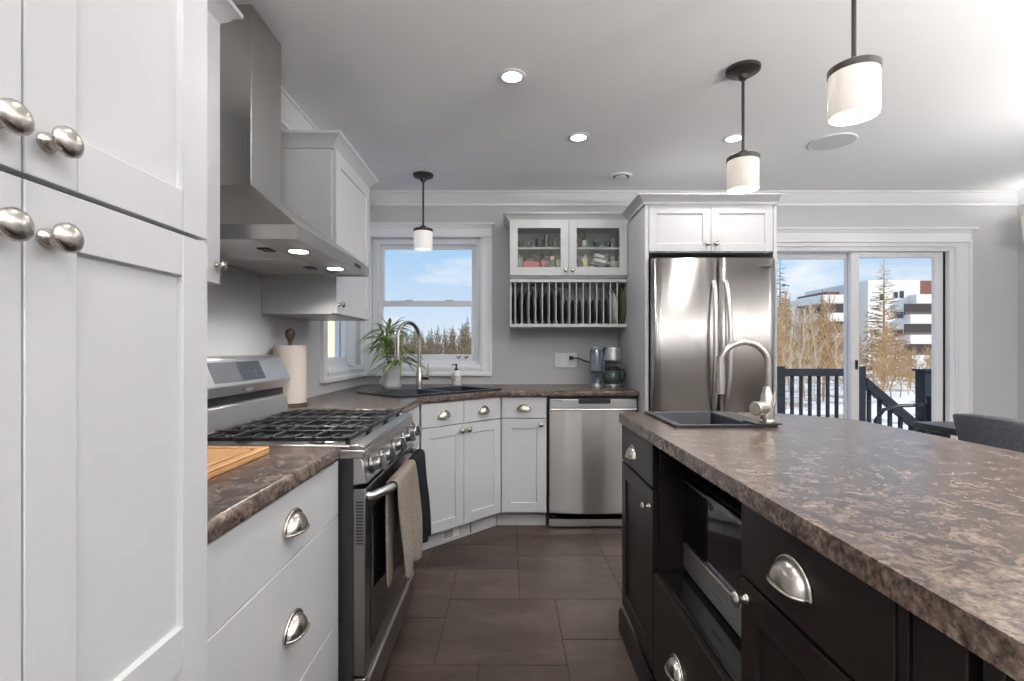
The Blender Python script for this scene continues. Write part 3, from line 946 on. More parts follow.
# oven door
dz0, dz1 = 0.205, 0.765
dm = MB().box(0.0, RW_, 0.0, 0.037, dz0, dz1, at(0, -0.037, 0)).build('oven_door', STEEL_D, g, bevel=0.003)
MB().box(0.05, RW_ - 0.05, -0.0395, -0.036, dz0 + 0.055, dz1 - 0.075).build('door_glass', GLOSS, dm, bevel=0.001)
sv = MB()
for k in range(14):
    z = 0.60 + k * 0.0095
    sv.box(-0.0015, 0.001, -0.030, -0.009, z, z + 0.0045)
so = sv.build('door_vents', BLACK, dm); so['kind'] = 'stuff'
hb = MB()
n = 20
hp = []
for k in range(n + 1):
    t_ = k / n
    hp.append((0.035 + (RW_ - 0.07) * t_, -0.046 - 0.040 * min(1.0, math.sin(PI * t_) * 2.2) ** 0.8, 0.735))
hb.tube([(hp[0][0], -0.036, 0.735)] + hp + [(hp[-1][0], -0.036, 0.735)], 0.0135, 12, flat=1.0)
hb.build('door_handle', STEEL_F, dm, sharp=60)
dw = MB().box(0.0, RW_, -0.037, 0.0, 0.075, 0.197).build('storage_drawer', STEEL_D, g, bevel=0.003)
MB().box(0.02, RW_ - 0.02, -0.043, -0.036, 0.178, 0.192).build('drawer_lip', STEEL_F, dw, bevel=0.002)
MB().box(0.02, RW_ - 0.02, 0.01, 0.05, 0.0, 0.075).build('kick_plate', BLACK, g)
MB().box(0.02, RW_ - 0.02, RD - 0.1, RD - 0.02, 0.0, 0.075).build('rear_foot', BLACK, g)
# backguard, profile in (world X, Z)
bp = [(-1.10, 0.895), (-0.985, 0.905), (-1.0, 0.982), (-1.02, 0.985), (-1.02, 1.012), (-1.0, 1.018), (-0.978, 1.05), (-1.022, 1.150), (-1.045, 1.158), (-1.10, 1.158)]
bgm = MB()
n = len(bp)
v = [(0.0, -(X - RXF), Z) for X, Z in bp] + [(RW_, -(X - RXF), Z) for X, Z in bp]
bgm.add(v, [tuple(range(n)), tuple(range(2 * n - 1, n - 1, -1))] + [(i, (i + 1) % n, n + (i + 1) % n, n + i) for i in range(n)])
bgo = bgm.build('backguard', STEEL_F, g, bevel=0.005)
MB().box(0.0, RW_, -(-1.015 - RXF), -(-1.021 - RXF), 0.984, 1.014).build('backguard_slot', BLACK, bgo)
def on_guard(x0, x1, t0, t1, thick, name, m):
    a = Vector((-0.978, 1.05)); b_ = Vector((-1.022, 1.150))
    d = (b_ - a); nrm = Vector((d.y, -d.x)).normalized()
    p0 = a + d * t0; p1 = a + d * t1
    q = [p0 - nrm * 0.002, p1 - nrm * 0.002, p1 + nrm * thick, p0 + nrm * thick]
    v = [(x0, -(w.x - RXF), w.y) for w in q] + [(x1, -(w.x - RXF), w.y) for w in q]
    return MB().add(v, [(0, 1, 2, 3), (7, 6, 5, 4), (0, 4, 5, 1), (1, 5, 6, 2), (2, 6, 7, 3), (3, 7, 4, 0)]).build(name, m, bgo, bevel=0.0008)
on_guard(0.19, 0.365, 0.16, 0.86, 0.002, 'display', SCREEN)
on_guard(0.365, 0.54, 0.16, 0.86, 0.002, 'keypad', SCREEN2)
kp = MB()
for r_ in range(3):
    for q in range(5):
        a = Vector((-0.978, 1.05)); d = Vector((-0.044, 0.10)); nrm = Vector((0.10, 0.044)).normalized()
        w = a + d * (0.28 + 0.19 * r_) + nrm * 0.0024
        kp.box(0.385 + q * 0.030, 0.398 + q * 0.030, -(w.x - RXF) - 0.0006, -(w.x - RXF) + 0.0006, w.y - 0.004, w.y + 0.004)
KEYS = mat('dim_keypad_print', (0.085, 0.088, 0.095), 0.6, spec=0.2)
ko = kp.build('keys', KEYS, bgo); ko['kind'] = 'stuff'
MB().box(0.36, 0.42, 0.512, 0.520, 1.028, 1.036).build('badge', GREYBAR, bgo)
# burners and grates
GY0, GY1 = 0.02, 0.495     # local y range of the grates (front edge to back)
for k, (x, y, r) in enumerate(((0.15, 0.13, 0.048), (0.15, 0.38, 0.038), (0.381, 0.26, 0.042), (0.612, 0.13, 0.042), (0.612, 0.38, 0.034))):
    bo = MB().lathe([(r * 1.25, 0.8815), (r * 1.25, 0.887), (r * 1.05, 0.891), (r, 0.893)], 24, at(x, y, 0)).build('burner', STEEL_D, g)
    MB().lathe([(r * 0.95, 0.892), (r, 0.895), (r * 0.96, 0.900), (0, 0.901)], 24, at(x, y, 0)).build('burner_cap', IRON, bo)
gz0, gz1 = 0.902, 0.914
w3 = (RW_ - 0.05) / 3
for k in range(3):
    x0 = 0.025 + k * w3 + 0.002; x1 = x0 + w3 - 0.004
    t_ = 0.013
    m = MB()
    m.box(x0, x1, GY0, GY0 + t_, gz0, gz1); m.box(x0, x1, GY1 - t_, GY1, gz0, gz1)
    m.box(x0, x0 + t_, GY0, GY1, gz0, gz1); m.box(x1 - t_, x1, GY0, GY1, gz0, gz1)
    xm = (x0 + x1) / 2
    m.box(xm - 0.005, xm + 0.005, GY0, GY1, gz0 + 0.002, gz1 + 0.004)
    for y in (0.13, 0.26, 0.38):
        m.box(x0, x1, y - 0.005, y + 0.005, gz0 + 0.002, gz1 + 0.004)
    for y in (0.075, 0.19, 0.32, 0.44):
        m.box(x0, x0 + 0.07, y - 0.004, y + 0.004, gz0 + 0.002, gz1 + 0.003)
        m.box(x1 - 0.07, x1, y - 0.004, y + 0.004, gz0 + 0.002, gz1 + 0.003)
    for (x, y) in ((x0, GY0), (x1 - t_, GY0), (x0, GY1 - t_), (x1 - t_, GY1 - t_)):
        m.box(x, x + t_, y, y + t_, 0.8815, gz0 + 0.001)
    m.build('grate', IRON, g, bevel=0.002)

# --- towels over the oven handle
def towel(y0, y1, zf, zb, name, m, label, thick, seed, xoff=0.0):
    rnd = random.Random(seed)
    hx = -0.378 + xoff; hz = 0.735; R = 0.020
    prof = [(hx - R, zb + (hz - zb) * k / 9) for k in range(10)]
    prof += [(hx - R * math.cos(a), hz + R * math.sin(a)) for a in [PI * k / 7 for k in range(1, 7)]]
    prof += [(hx + R, hz - (hz - zf) * k / 12) for k in range(13)]
    rows = []
    ph = rnd.uniform(0, 6)
    nw = 16
    for j, (X, Z) in enumerate(prof):
        drop = max(0.0, hz - Z)
        row = []
        for k in range(nw + 1):
            t_ = k / nw
            sag = 1 - 0.18 * min(1, drop * 2.5)
            yy = (y0 + y1) / 2 + (t_ - 0.5) * (y1 - y0) * sag
            side = 1 if j > 15 else 0.3
            xx = X + side * 0.021 * math.sin(t_ * 9 + ph + drop * 3) * min(1, drop * 6) + (0.012 if j > 15 else -0.004) * min(1, drop * 4)
            zz = Z - (0.03 * t_ if j > 15 else 0.0) * min(1, drop * 2.5)
            row.append((xx, yy, zz))
        rows.append(row)
    o = MB().grid(rows).build(name, m, solid=thick, sharp=180)
    sb = o.modifiers.new('smooth', 'SUBSURF'); sb.levels = 1; sb.render_levels = 1
    return tag(o, label, 'towel')
towel(1.63, 1.94, 0.42, 0.385, 'dish_towel', TOWEL_T, 'tan terry dish towel hanging over the oven door handle', 0.009, 2)
towel(1.955, 2.15, 0.41, 0.45, 'dish_towel', TOWEL_B, 'charcoal dish towel behind the tan towel on the oven handle', 0.006, 5, 0.0)

# ------------------------------------------------------------------ range hood
h = thing('range_hood', 'stainless steel chimney range hood on the left wall above the gas range', 'range hood')
HX, HY0, HY1 = -0.632, 1.495, 2.272
def strip_open_box(m, x0, x1, y0, y1, z0, z1): m.box(x0, x1, y0, y1, z0, z1)
cyc = (HY0 + HY1) / 2
c0, c1, cX = 1.762, 1.995, -0.905
MB().box(LW + 0.003, cX, c0, c1, 1.755, CH - 0.001).build('chimney', STEEL_H, h, bevel=0.002)
m = MB()
zb, zl, zt = 1.512, 1.556, 1.763
v = [(LW + 0.003, HY0, zl), (HX, HY0, zl), (HX, HY1, zl), (LW + 0.003, HY1, zl), (LW + 0.003, c0, zt), (cX, c0, zt), (cX, c1, zt), (LW + 0.003, c1, zt)]
m.add(v, [(0, 3, 2, 1), (4, 5, 6, 7), (0, 1, 5, 4), (1, 2, 6, 5), (2, 3, 7, 6), (3, 0, 4, 7)])
m.build('canopy', STEEL_H, h)
m = MB()
m.box(LW + 0.003, HX - 0.01, HY0, HY0 + 0.01, zb, zl - 0.0005); m.box(LW + 0.003, HX - 0.01, HY1 - 0.01, HY1, zb, zl - 0.0005)
m.box(HX - 0.01, HX, HY0, HY1, zb, zl - 0.0005)
m.box(HX - 0.15, HX - 0.005, HY0 + 0.005, HY1 - 0.005, zb + 0.006, zb + 0.016)
m.box(LW + 0.003, LW + 0.04, HY0 + 0.005, HY1 - 0.005, zb + 0.006, zb + 0.016)
lipo = m.build('lip', STEEL_H, h)
fw = (HY1 - HY0 - 0.02) / 2
for k in range(2):
    y0 = HY0 + 0.01 + k * fw + 0.004
    fo = MB().box(LW + 0.04, HX - 0.15, y0, y0 + fw - 0.008, zb + 0.010, zb + 0.020).build('grease_filter', STEEL_F, h, bevel=0.003)
    MB().box(-0.84, -0.80, y0 + fw / 2 - 0.03, y0 + fw / 2 + 0.03, zb + 0.006, zb + 0.011).build('filter_latch', BLACK, fo, bevel=0.002)
for y in (1.70, 2.06):
    lo_ = MB().lathe([(0.038, 0.0), (0.038, 0.004), (0.032, 0.005)], 24, at(-0.712, y, zb + 0.002)).build('hood_light', CHROME, h)
    MB().lathe([(0.031, 0.0), (0.031, 0.003)], 24, at(-0.712, y, zb + 0.0005)).build('lens', LED, lo_)
    lamp('hood_lamp', 'AREA', (-0.712, y, zb - 0.004), 2.2, h, 0.06, spread=2.4)
m = MB()
for k in range(3): m.box(HX - 0.001, HX + 0.003, 2.06 + 0.03 * k, 2.078 + 0.03 * k, 1.526, 1.54)
m.build('control_buttons', BLACK, h)

# ------------------------------------------------------------------ left counter things
o = thing('cutting_board', 'maple cutting board with a juice groove on the short left counter', 'cutting board', (-0.825, 1.13, 0.899))
m = MB(); X, Y, G = 0.178, 0.228, 0.022
m.box(-X, X, -Y, Y, 0, 0.013)
m.box(-X, -X + G, -Y, Y, 0.012, 0.020); m.box(X - G, X, -Y, Y, 0.012, 0.020); m.box(-X + G, X - G, -Y, -Y + G, 0.012, 0.020); m.box(-X + G, X - G, Y - G, Y, 0.012, 0.020)
m.box(-X + G + 0.012, X - G - 0.012, -Y + G + 0.012, Y - G - 0.012, 0.012, 0.020)
m.build('board', MAPLE, o, bevel=0.003)

# paper towel
o = thing('paper_towel_holder', 'paper towel roll on a holder with a dark turned finial beside the range', 'paper towel', (-1.035, 2.375, CT1))
MB().lathe([(0.078, 0), (0.078, 0.012), (0.07, 0.016)], 28).build('base', DARKWOOD, o)
MB().lathe([(0.073, 0.017), (0.0735, 0.022), (0.0735, 0.282), (0.073, 0.287), (0.022, 0.287), (0.021, 0.27)], 36).build('paper_roll', PAPER, o)
MB().lathe([(0.012, 0.015), (0.012, 0.285), (0.009, 0.30), (0.011, 0.31), (0.019, 0.325), (0.023, 0.342), (0.020, 0.358), (0.010, 0.367), (0, 0.368)], 20).build('post', DARKWOOD, o)

# plant
px_, py_ = -0.815, 3.50
o = thing('potted_plant', 'leafy green houseplant in a white pot at the window corner', 'plant', (px_, py_, CT1))
MB().lathe([(0.058, 0), (0.070, 0.012), (0.072, 0.020), (0.0, 0.0201)], 28).build('saucer', POT, o)
MB().lathe([(0.048, 0.020), (0.056, 0.04), (0.064, 0.14), (0.067, 0.142), (0.067, 0.158), (0.061, 0.158), (0.059, 0.14), (0.0, 0.138)], 28).build('pot', POT, o)
MB().lathe([(0.058, 0.139), (0.04, 0.142), (0, 0.143)], 20).build('soil', SOIL, o)
rnd = random.Random(11)
heads = [((-0.02, 0.0), 0.28), ((0.02, 0.01), 0.17), ((0.0, -0.03), 0.36), ((-0.03, 0.02), 0.20), ((0.03, -0.02), 0.10)]
for (hx, hy), hh in heads:
    top = Vector((hx * 2.0, hy * 2.0, 0.14 + hh * 0.75))
    st_ = MB().tube([(hx * 0.6, hy * 0.6, 0.13), (hx * 1.4, hy * 1.4, 0.14 + hh * 0.4), tuple(top)], [0.006, 0.005, 0.004], 7).build('stem', LEAF, o)
    lm = MB()
    for k in range(26):
        az = k * 2.4 + rnd.uniform(-0.3, 0.3)
        el = rnd.uniform(0.1, 1.25)
        L = rnd.uniform(0.15, 0.27)
        wv = rnd.uniform(0.008, 0.014)
        d = Vector((math.cos(az) * math.cos(el), math.sin(az) * math.cos(el), math.sin(el)))
        sd = Vector((-math.sin(az), math.cos(az), 0))
        base = top + Vector((0, 0, -0.05 * rnd.random()))
        left, mid, right = [], [], []
        for q in range(7):
            t_ = q / 6
            p_ = base + d * (L * t_) + Vector((0, 0, -1)) * (L * 0.75 * t_ * t_ * math.cos(el) ** 0.5)
            wl = wv * (0.35 + 1.3 * t_ if t_ < 0.5 else 1.0 - (t_ - 0.5) * 1.9)
            p_.x = max(p_.x, LW - px_ + 0.02); p_.y = min(p_.y, BW - py_ - 0.02)
            left.append(p_ - sd * wl); mid.append(p_ + Vector((0, 0, -wl * 0.5))); right.append(p_ + sd * wl)
        lm.grid([left, mid, right])
    lm.build('leaves', LEAF, o, sharp=180)

# soap dispenser
o = thing('soap_dispenser', 'white soap bottle with black pump behind the corner sink', 'soap bottle', (-0.388, 3.755, CT1))
MB().lathe([(0.034, 0), (0.037, 0.006), (0.037, 0.085), (0.030, 0.102), (0.014, 0.112), (0.013, 0.118)], 24).build('bottle', POT, o)
m = MB(); m.lathe([(0.0375, 0.02), (0.0378, 0.022), (0.0378, 0.072), (0.0375, 0.074)], 24)
m.build('label', BWHITE, o)
m = MB()
for k, (a, b_) in enumerate(((0.066, 0.070), (0.056, 0.060), (0.040, 0.050), (0.028, 0.032))):
    for q in range(5 if k != 2 else 3):
        ang = -PI / 2 + (-0.5 + q * 0.22)
        m.box(-0.002, 0.002, -0.0389, -0.0372, a, b_, Matrix.Rotation(ang + PI / 2, 4, 'Z'))
mo = m.build('lettering', BLACK, o); mo['kind'] = 'stuff'
m = MB(); m.lathe([(0.014, 0.114), (0.014, 0.126), (0.006, 0.129), (0.006, 0.152), (0.010, 0.154), (0.010, 0.162), (0, 0.163)], 14)
m.tube([(0, 0, 0.158), (-0.02, -0.008, 0.158), (-0.032, -0.012, 0.150)], 0.0045, 8)
m.build('pump', BLACK, o)

# ------------------------------------------------------------------ fridge and surround
FX0, FXW = 0.858, 0.0
sur = thing('fridge_surround', 'white fridge surround with a two-door cabinet above the stainless fridge', 'cabinet', (0.858, 3.13, 0))
SW = 1.684 - 0.858
SDp = BW - 3.13 - 0.004
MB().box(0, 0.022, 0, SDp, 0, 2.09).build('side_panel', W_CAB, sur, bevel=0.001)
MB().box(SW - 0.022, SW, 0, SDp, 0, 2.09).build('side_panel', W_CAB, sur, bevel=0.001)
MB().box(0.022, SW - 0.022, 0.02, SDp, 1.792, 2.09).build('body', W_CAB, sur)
for (x, kx) in ((0.026, 0.362), (0.4145, 0.025)):
    dr = shaker(0.3865, 0.288, x, 1.797, st=0.05).build('door', W_CAB, sur, bevel=0.0012)
    dr.location.y = 0.02
    knob(dr, x + kx, -0.02, 1.845, 1.05)
FC = [(0, 2.088), (0.012, 2.088), (0.016, 2.105), (0.030, 2.115), (0.044, 2.13), (0.056, 2.137), (0.056, 2.147), (0, 2.147)]
MB().sweep([(0, 0.405), (0, 0), (SW, 0)], FC).build('crown', W_CAB, sur, bevel=0.001)

fr = thing('refrigerator', 'stainless steel french-door refrigerator behind the island', 'refrigerator', (0.883, 3.135, 0))
FW_ = 0.763
MB().box(0.005, FW_ - 0.003, 0.0, 0.72, 0.05, 1.735).build('body', GREY_SIDE, fr, bevel=0.003)
MB().box(0.02, FW_ - 0.02, 0.01, 0.6, 0.0, 0.05).build('base', BLACK, fr)
def fdoor(x0, x1, z0, z1, name):
    rows = []
    nn = 14
    for k in range(nn + 1):
        t_ = k / nn
        x = x0 + (x1 - x0) * t_
        ed = min(t_, 1 - t_) * (x1 - x0)
        rd = 0.0 if ed > 0.02 else 0.02 - math.sqrt(max(0, 0.0004 - (0.02 - ed) ** 2))
        y = -0.072 - 0.012 * math.sin(PI * (x / FW_)) + rd
        rows.append([(x, y, z1), (x, y, z0)])
    m = MB(); m.grid(rows)
    a, b_ = rows[0], rows[-1]
    m.add([a[0], a[1], (x0, -0.005, z0), (x0, -0.005, z1)], [(0, 1, 2, 3)])
    m.add([b_[0], b_[1], (x1, -0.005, z0), (x1, -0.005, z1)], [(3, 2, 1, 0)])
    m.add([r[0] for r in rows] + [(x1, -0.005, z1), (x0, -0.005, z1)], [tuple(range(nn + 3))])
    m.add([r[1] for r in rows] + [(x1, -0.005, z0), (x0, -0.005, z0)], [tuple(range(nn + 3))])
    m.add([(x0, -0.005, z0), (x1, -0.005, z0), (x1, -0.005, z1), (x0, -0.005, z1)], [(0, 1, 2, 3)])
    o = m.build(name, STEEL, fr, sharp=40)
    bm = bmesh.new(); bm.from_mesh(o.data); bmesh.ops.remove_doubles(bm, verts=bm.verts[:], dist=0.0003)
    bmesh.ops.recalc_face_normals(bm, faces=bm.faces[:]); bm.to_mesh(o.data); bm.free()
    return o
SEAM = 0.407
dl_ = fdoor(0.002, SEAM - 0.003, 0.70, 1.742, 'door')
dr_ = fdoor(SEAM + 0.003, FW_, 0.70, 1.742, 'door')
fz = fdoor(0.002, FW_, 0.06, 0.69, 'freezer_drawer')
for dd, x in ((dl_, SEAM - 0.045), (dr_, SEAM + 0.045)):
    pts = []
    for k in range(17):
        t_ = k / 16
        pts.append((x + (0.010 if x < SEAM else -0.010) * (2 * abs(t_ - 0.5)) ** 2, -0.088 - 0.050 * math.sin(PI * t_) ** 0.5, 0.80 + 0.80 * t_))
    MB().tube(pts, 0.014, 12).build('handle', STEEL_F, dd, sharp=60)
MB().tube([(0.10, -0.085, 0.62), (0.14, -0.13, 0.62), (0.62, -0.13, 0.62), (0.66, -0.085, 0.62)], 0.013, 10).build('handle', STEEL_F, fz, sharp=60)
MB().box(0.655, 0.74, -0.0795, -0.0755, 1.690, 1.701).build('badge', GREYBAR, dr_)
MB().box(0.01, FW_ - 0.01, -0.02, 0.2, 1.742, 1.755).build('hinge_cover', BLACK, fr)

# ------------------------------------------------------------------ glass wall cabinet
gc = thing('glass_cabinet', 'white wall cabinet with two glass doors full of bottles', 'cabinet', (0.011, 3.595, 1.70))
GW, GD, GH = 0.845, BW - 3.595 - 0.004, 0.41
m = MB()
m.box(0, 0.018, 0, GD, 0, GH); m.box(GW - 0.018, GW, 0, GD, 0, GH); m.box(0.018, GW - 0.018, 0, GD, 0, 0.077); m.box(0.018, GW - 0.018, 0, GD, GH - 0.02, GH)
m.box(0.018, GW - 0.018, GD - 0.01, GD, 0.077, GH - 0.02)
m.box(GW / 2 - 0.018, GW / 2 + 0.018, 0, 0.02, 0.077, GH - 0.02)
m.build('body', W_CAB, gc, bevel=0.001)
MB().box(0.018, GW - 0.018, 0.015, GD - 0.01, 0.208, 0.222).build('shelf', W_CAB, gc)
for (x, kx) in ((0.003, 0.395), (0.4245, 0.025)):
    dr = shaker(0.4185, 0.394, x, 0.014, st=0.056, hole=True).build('door', W_CAB, gc, bevel=0.0012)
    MB().box(x + 0.05, x + 0.368, -0.012, -0.008, 0.066, 0.356).build('glass', CABGLASS, dr)
    knob(dr, x + kx, -0.02, 0.050, 0.85)
GC = [(0, GH), (0.010, GH), (0.014, GH + 0.012), (0.022, GH + 0.018), (0.034, GH + 0.034), (0.046, GH + 0.040), (0.046, GH + 0.050), (0, GH + 0.050)]
MB().sweep([(0, GD), (0, 0), (GW, 0)], GC).build('crown', W_CAB, gc, bevel=0.001)
# things inside, x in photo-derived metres
Yc = 3.675
def bottle(name, label, x, z, r, h, m, neck=0.35, lab=None, cap=None, cat='bottle', y=Yc, sq=False):
    o = thing(name, label, cat, (x, y, z))
    hn = h * (1 - neck)
    MB().lathe([(r * 0.9, 0), (r, 0.006), (r, hn * 0.88), (r * 0.75, hn), (r * 0.33, hn + (h - hn) * 0.35), (r * 0.30, h * 0.94)], 16).build('bottle_body', m, o, sharp=60)
    if lab: MB().lathe([(r * 1.0, hn * 0.2), (r * 1.03, hn * 0.22), (r * 1.03, hn * 0.75), (r * 1.0, hn * 0.77)], 16).build('label', lab, o)
    MB().lathe([(r * 0.34, h * 0.93), (r * 0.34, h), (0, h + 0.001)], 12).build('cap', cap or BLACK, o)
    return o
def glass_(name, label, x, z, r, h, m=CLEAR, cat='glass', y=Yc):
    o = MB().lathe([(r * 0.75, 0), (r * 0.8, 0.004), (r, h), (r * 0.93, h), (r * 0.72, 0.010), (0, 0.009)], 18, at(0, 0, 0)).build(name, m, sharp=60)
    o.location = (x, y, z)
    return tag(o, label, cat)
zs, zl_ = 1.923, 1.778
# upper shelf, left door
glass_('tumbler', 'short clear tumbler at the far left of the upper glass shelf', 0.095, zs, 0.024, 0.055)
glass_('tumbler', 'small clear tumbler left of the black mug on the upper shelf', 0.155, zs, 0.022, 0.048)
o = thing('mug', 'small dark mug on the upper shelf behind the left glass door', 'mug', (0.228, Yc, zs))
MB().lathe([(0.024, 0), (0.027, 0.01), (0.027, 0.072), (0.024, 0.072), (0.022, 0.01), (0, 0.008)], 18).build('cup', SLATE, o)
MB().tube([(0.024, 0, 0.06), (0.045, 0, 0.056), (0.045, 0, 0.024), (0.024, 0, 0.018)], 0.005, 8).build('handle', SLATE, o)
glass_('highball_glass', 'tall clear glass right of the dark mug on the upper shelf', 0.282, zs, 0.020, 0.105)
bottle('bottle', 'small smoked bottle at the right end of the left upper shelf', 0.345, zs, 0.021, 0.11, BGREY, cap=CHROME)
# upper shelf, right door
bottle('bottle', 'slim dark bottle at the left edge of the right glass door, upper shelf', 0.478, zs, 0.017, 0.118, BDARK)
bottle('bottle', 'slim amber miniature bottle on the upper shelf behind the right glass door', 0.530, zs, 0.015, 0.10, BAMBER)
bottle('bottle', 'amber bottle with pale label on the upper shelf behind the right glass door', 0.562, zs, 0.018, 0.12, BAMBER, lab=BWHITE)
glass_('tumbler', 'clear stemless glass mid right on the upper glass shelf', 0.648, zs, 0.027, 0.07)
glass_('tumbler', 'clear tumbler beside the dark jar on the upper glass shelf', 0.765, zs, 0.026, 0.072)
o = thing('jar', 'small dark jar on the upper shelf behind the right glass door', 'jar', (0.722, Yc - 0.02, zs))
MB().lathe([(0.02, 0), (0.022, 0.005), (0.022, 0.035), (0.018, 0.04)], 16).build('jar_body', BDARK, o)
MB().lathe([(0.019, 0.039), (0.019, 0.05), (0, 0.051)], 16).build('lid', BLACK, o)
# lower level, left door
bottle('bottle', 'pale grey-green bottle at the left of the lower glass shelf', 0.082, zl_, 0.030, 0.110, BGREY, 0.25, cap=CHROME)
o = thing('gift_bag', 'coral red bag-shaped box with black arched handle on the lower shelf', 'box', (0.168, Yc, zl_))
m = MB(); m.prism([(-0.06, 0), (0.06, 0), (0.056, 0.050), (-0.056, 0.050)], -0.03, 0.03, RX90); m.build('box_body', BRED, o, bevel=0.006)
MB().tube([(0.05 * math.cos(PI * k / 12), 0, 0.046 + 0.050 * math.sin(PI * k / 12)) for k in range(13)], 0.016, 10).build('handle', BLACK, o)
bottle('bottle', 'dark bottle with pink labels right of the red box', 0.258, zl_, 0.026, 0.115, BDARK, 0.35, lab=BPINK, cap=BPINK)
o = bottle('bottle', 'round black bottle with a gold seal on the lower shelf', 0.322, zl_, 0.032, 0.125, BDARK, 0.3)
MB().lathe([(0.017, 0), (0.017, 0.003), (0, 0.004)], 16, at(0, -0.033, 0.072) @ RX90).build('seal', BYEL, o)
bottle('bottle', 'bottle with large pale yellow label at the right of the left glass door', 0.385, zl_, 0.036, 0.105, BAMBER, 0.25, lab=BYEL, cap=BGOLD)
# lower level, right door
bottle('bottle', 'tall dark green bottle at the left of the right glass door, lower shelf', 0.490, zl_, 0.026, 0.122, BGREEN, 0.4)
bottle('bottle', 'gold-topped squat bottle on the lower shelf behind the right glass door', 0.565, zl_, 0.030, 0.105, BCREAM, 0.35, lab=BGOLD, cap=BGOLD)
o = thing('box', 'tilted black box with white labels on the lower shelf behind the right glass door', 'box', (0.662, Yc, zl_))
mm = at(0, 0, 0.026) @ Matrix.Rotation(0.22, 4, 'Y')
m = MB(); m.box(-0.055, 0.055, -0.03, 0.03, -0.012, 0.085, mm); m.build('box_body', BLACK, o, bevel=0.003)
m = MB(); m.box(-0.04, 0.045, -0.032, -0.029, 0.018, 0.040, mm); m.box(-0.04, 0.03, -0.032, -0.029, 0.052, 0.073, mm); m.build('label', BWHITE, o)
bottle('bottle', 'dark bottle behind the cream bowl in the right glass door', 0.745, zl_, 0.026, 0.122, BGREEN, 0.4, y=Yc + 0.06)
o = MB().lathe([(0.025, 0), (0.03, 0.004), (0.052, 0.04), (0.049, 0.04), (0.028, 0.010), (0, 0.009)], 22).build('bowl', BCREAM)
o.location = (0.772, Yc - 0.035, zl_ + 0.001); tag(o, 'cream bowl at the right of the lower glass shelf', 'bowl')

# ------------------------------------------------------------------ plate rack
pr = thing('plate_rack', 'white wooden plate rack with dowels hung under the glass cabinet', 'plate rack', (0.014, 3.605, 1.345))
PW, PD, PH = 0.842, BW - 3.605 - 0.004, 0.352
MB().box(0, PW, 0, PD, 0, 0.024).build('bottom_shelf', W_CAB, pr, bevel=0.002)
MB().box(0, PW, 0, PD, PH - 0.028, PH).build('top_rail', W_CAB, pr, bevel=0.002)
MB().box(0, 0.012, 0.02, PD, 0.024, PH - 0.028).build('side_panel', W_CAB, pr)
pit = 0.0493
for k in range(16):
    x = 0.038 + pit * (k + 0.0)
    MB().tube([(x, 0.02, 0.02), (x, 0.02, PH - 0.026)], 0.0048, 8).build('dowel', W_CAB, pr)
    MB().tube([(x, PD - 0.06, 0.02), (x, PD - 0.06, PH - 0.026)], 0.0048, 6).build('rear_dowel', W_CAB, pr)
def plate_mesh(R, name, m):
    mb = MB()
    mb.lathe([(0, 0.0), (R * 0.62, 0.0), (R * 0.68, 0.002), (R, 0.018), (R, 0.022), (R * 0.66, 0.0065), (R * 0.6, 0.005), (0, 0.005)], 40, Matrix.Rotation(PI / 2, 4, 'Y'))
    return mb.build(name, m, sharp=50)
bigp = smallp = None
yb = 3.605 + 0.152
for k in range(17):
    xs_ = 0.014 + 0.038 + pit * (k - 1) + pit / 2 - 0.009
    if k == 0: xs_ = 0.014 + 0.0135
    if k < 8:
        R = 0.125
        o = plate_mesh(R, 'dinner_plate', SLATE) if bigp is None else bigp.copy()
        if bigp is None: bigp = o
        else: C.objects.link(o)
        o.location = (xs_, yb, 1.3698 + R); tag(o, 'large dark slate dinner plate standing in the left half of the rack', 'plate', 'large slate plates in the rack')
    elif k < 15:
        R = 0.092
        o = plate_mesh(R, 'side_plate', SLATE) if smallp is None else smallp.copy()
        if smallp is None: smallp = o
        else: C.objects.link(o)
        o.location = (xs_, yb - 0.03, 1.3698 + R); tag(o, 'smaller dark slate plate standing in the right half of the rack', 'plate', 'small slate plates in the rack')
    elif k == 15:
        R = 0.125
        o = plate_mesh(R, 'dinner_plate', PLATE_W); o.location = (xs_ + 0.004, yb, 1.371 + R); o.rotation_euler = (0, -0.05, 0.06)
        tag(o, 'white plate leaning in the second slot from the right of the rack', 'plate')
    else:
        R = 0.135
        o = plate_mesh(R, 'platter', PLATE_G); o.location = (0.014 + PW - 0.036, yb - 0.01, 1.370 + R)
        o.rotation_euler = (0, 0, 0.07)
        tag(o, 'olive platter at the right end of the plate rack', 'plate')

# outlet and coffee machines
o = thing('wall_outlet', 'white double outlet plate on the back wall above the counter', 'outlet', (0.45, BW, 1.10))
MB().box(-0.085, 0.085, -0.008, 0.002, -0.058, 0.058).build('cover_plate', W_TRIM, o, bevel=0.003)
for x in (-0.04, 0.04):
    MB().box(x - 0.018, x + 0.018, -0.011, -0.006, -0.036, 0.036).build('receptacle', VINYL, o, bevel=0.002)
MB().box(0.025, 0.055, -0.036, -0.010, 0.004, 0.034).build('plug', BLACK, o, bevel=0.004)

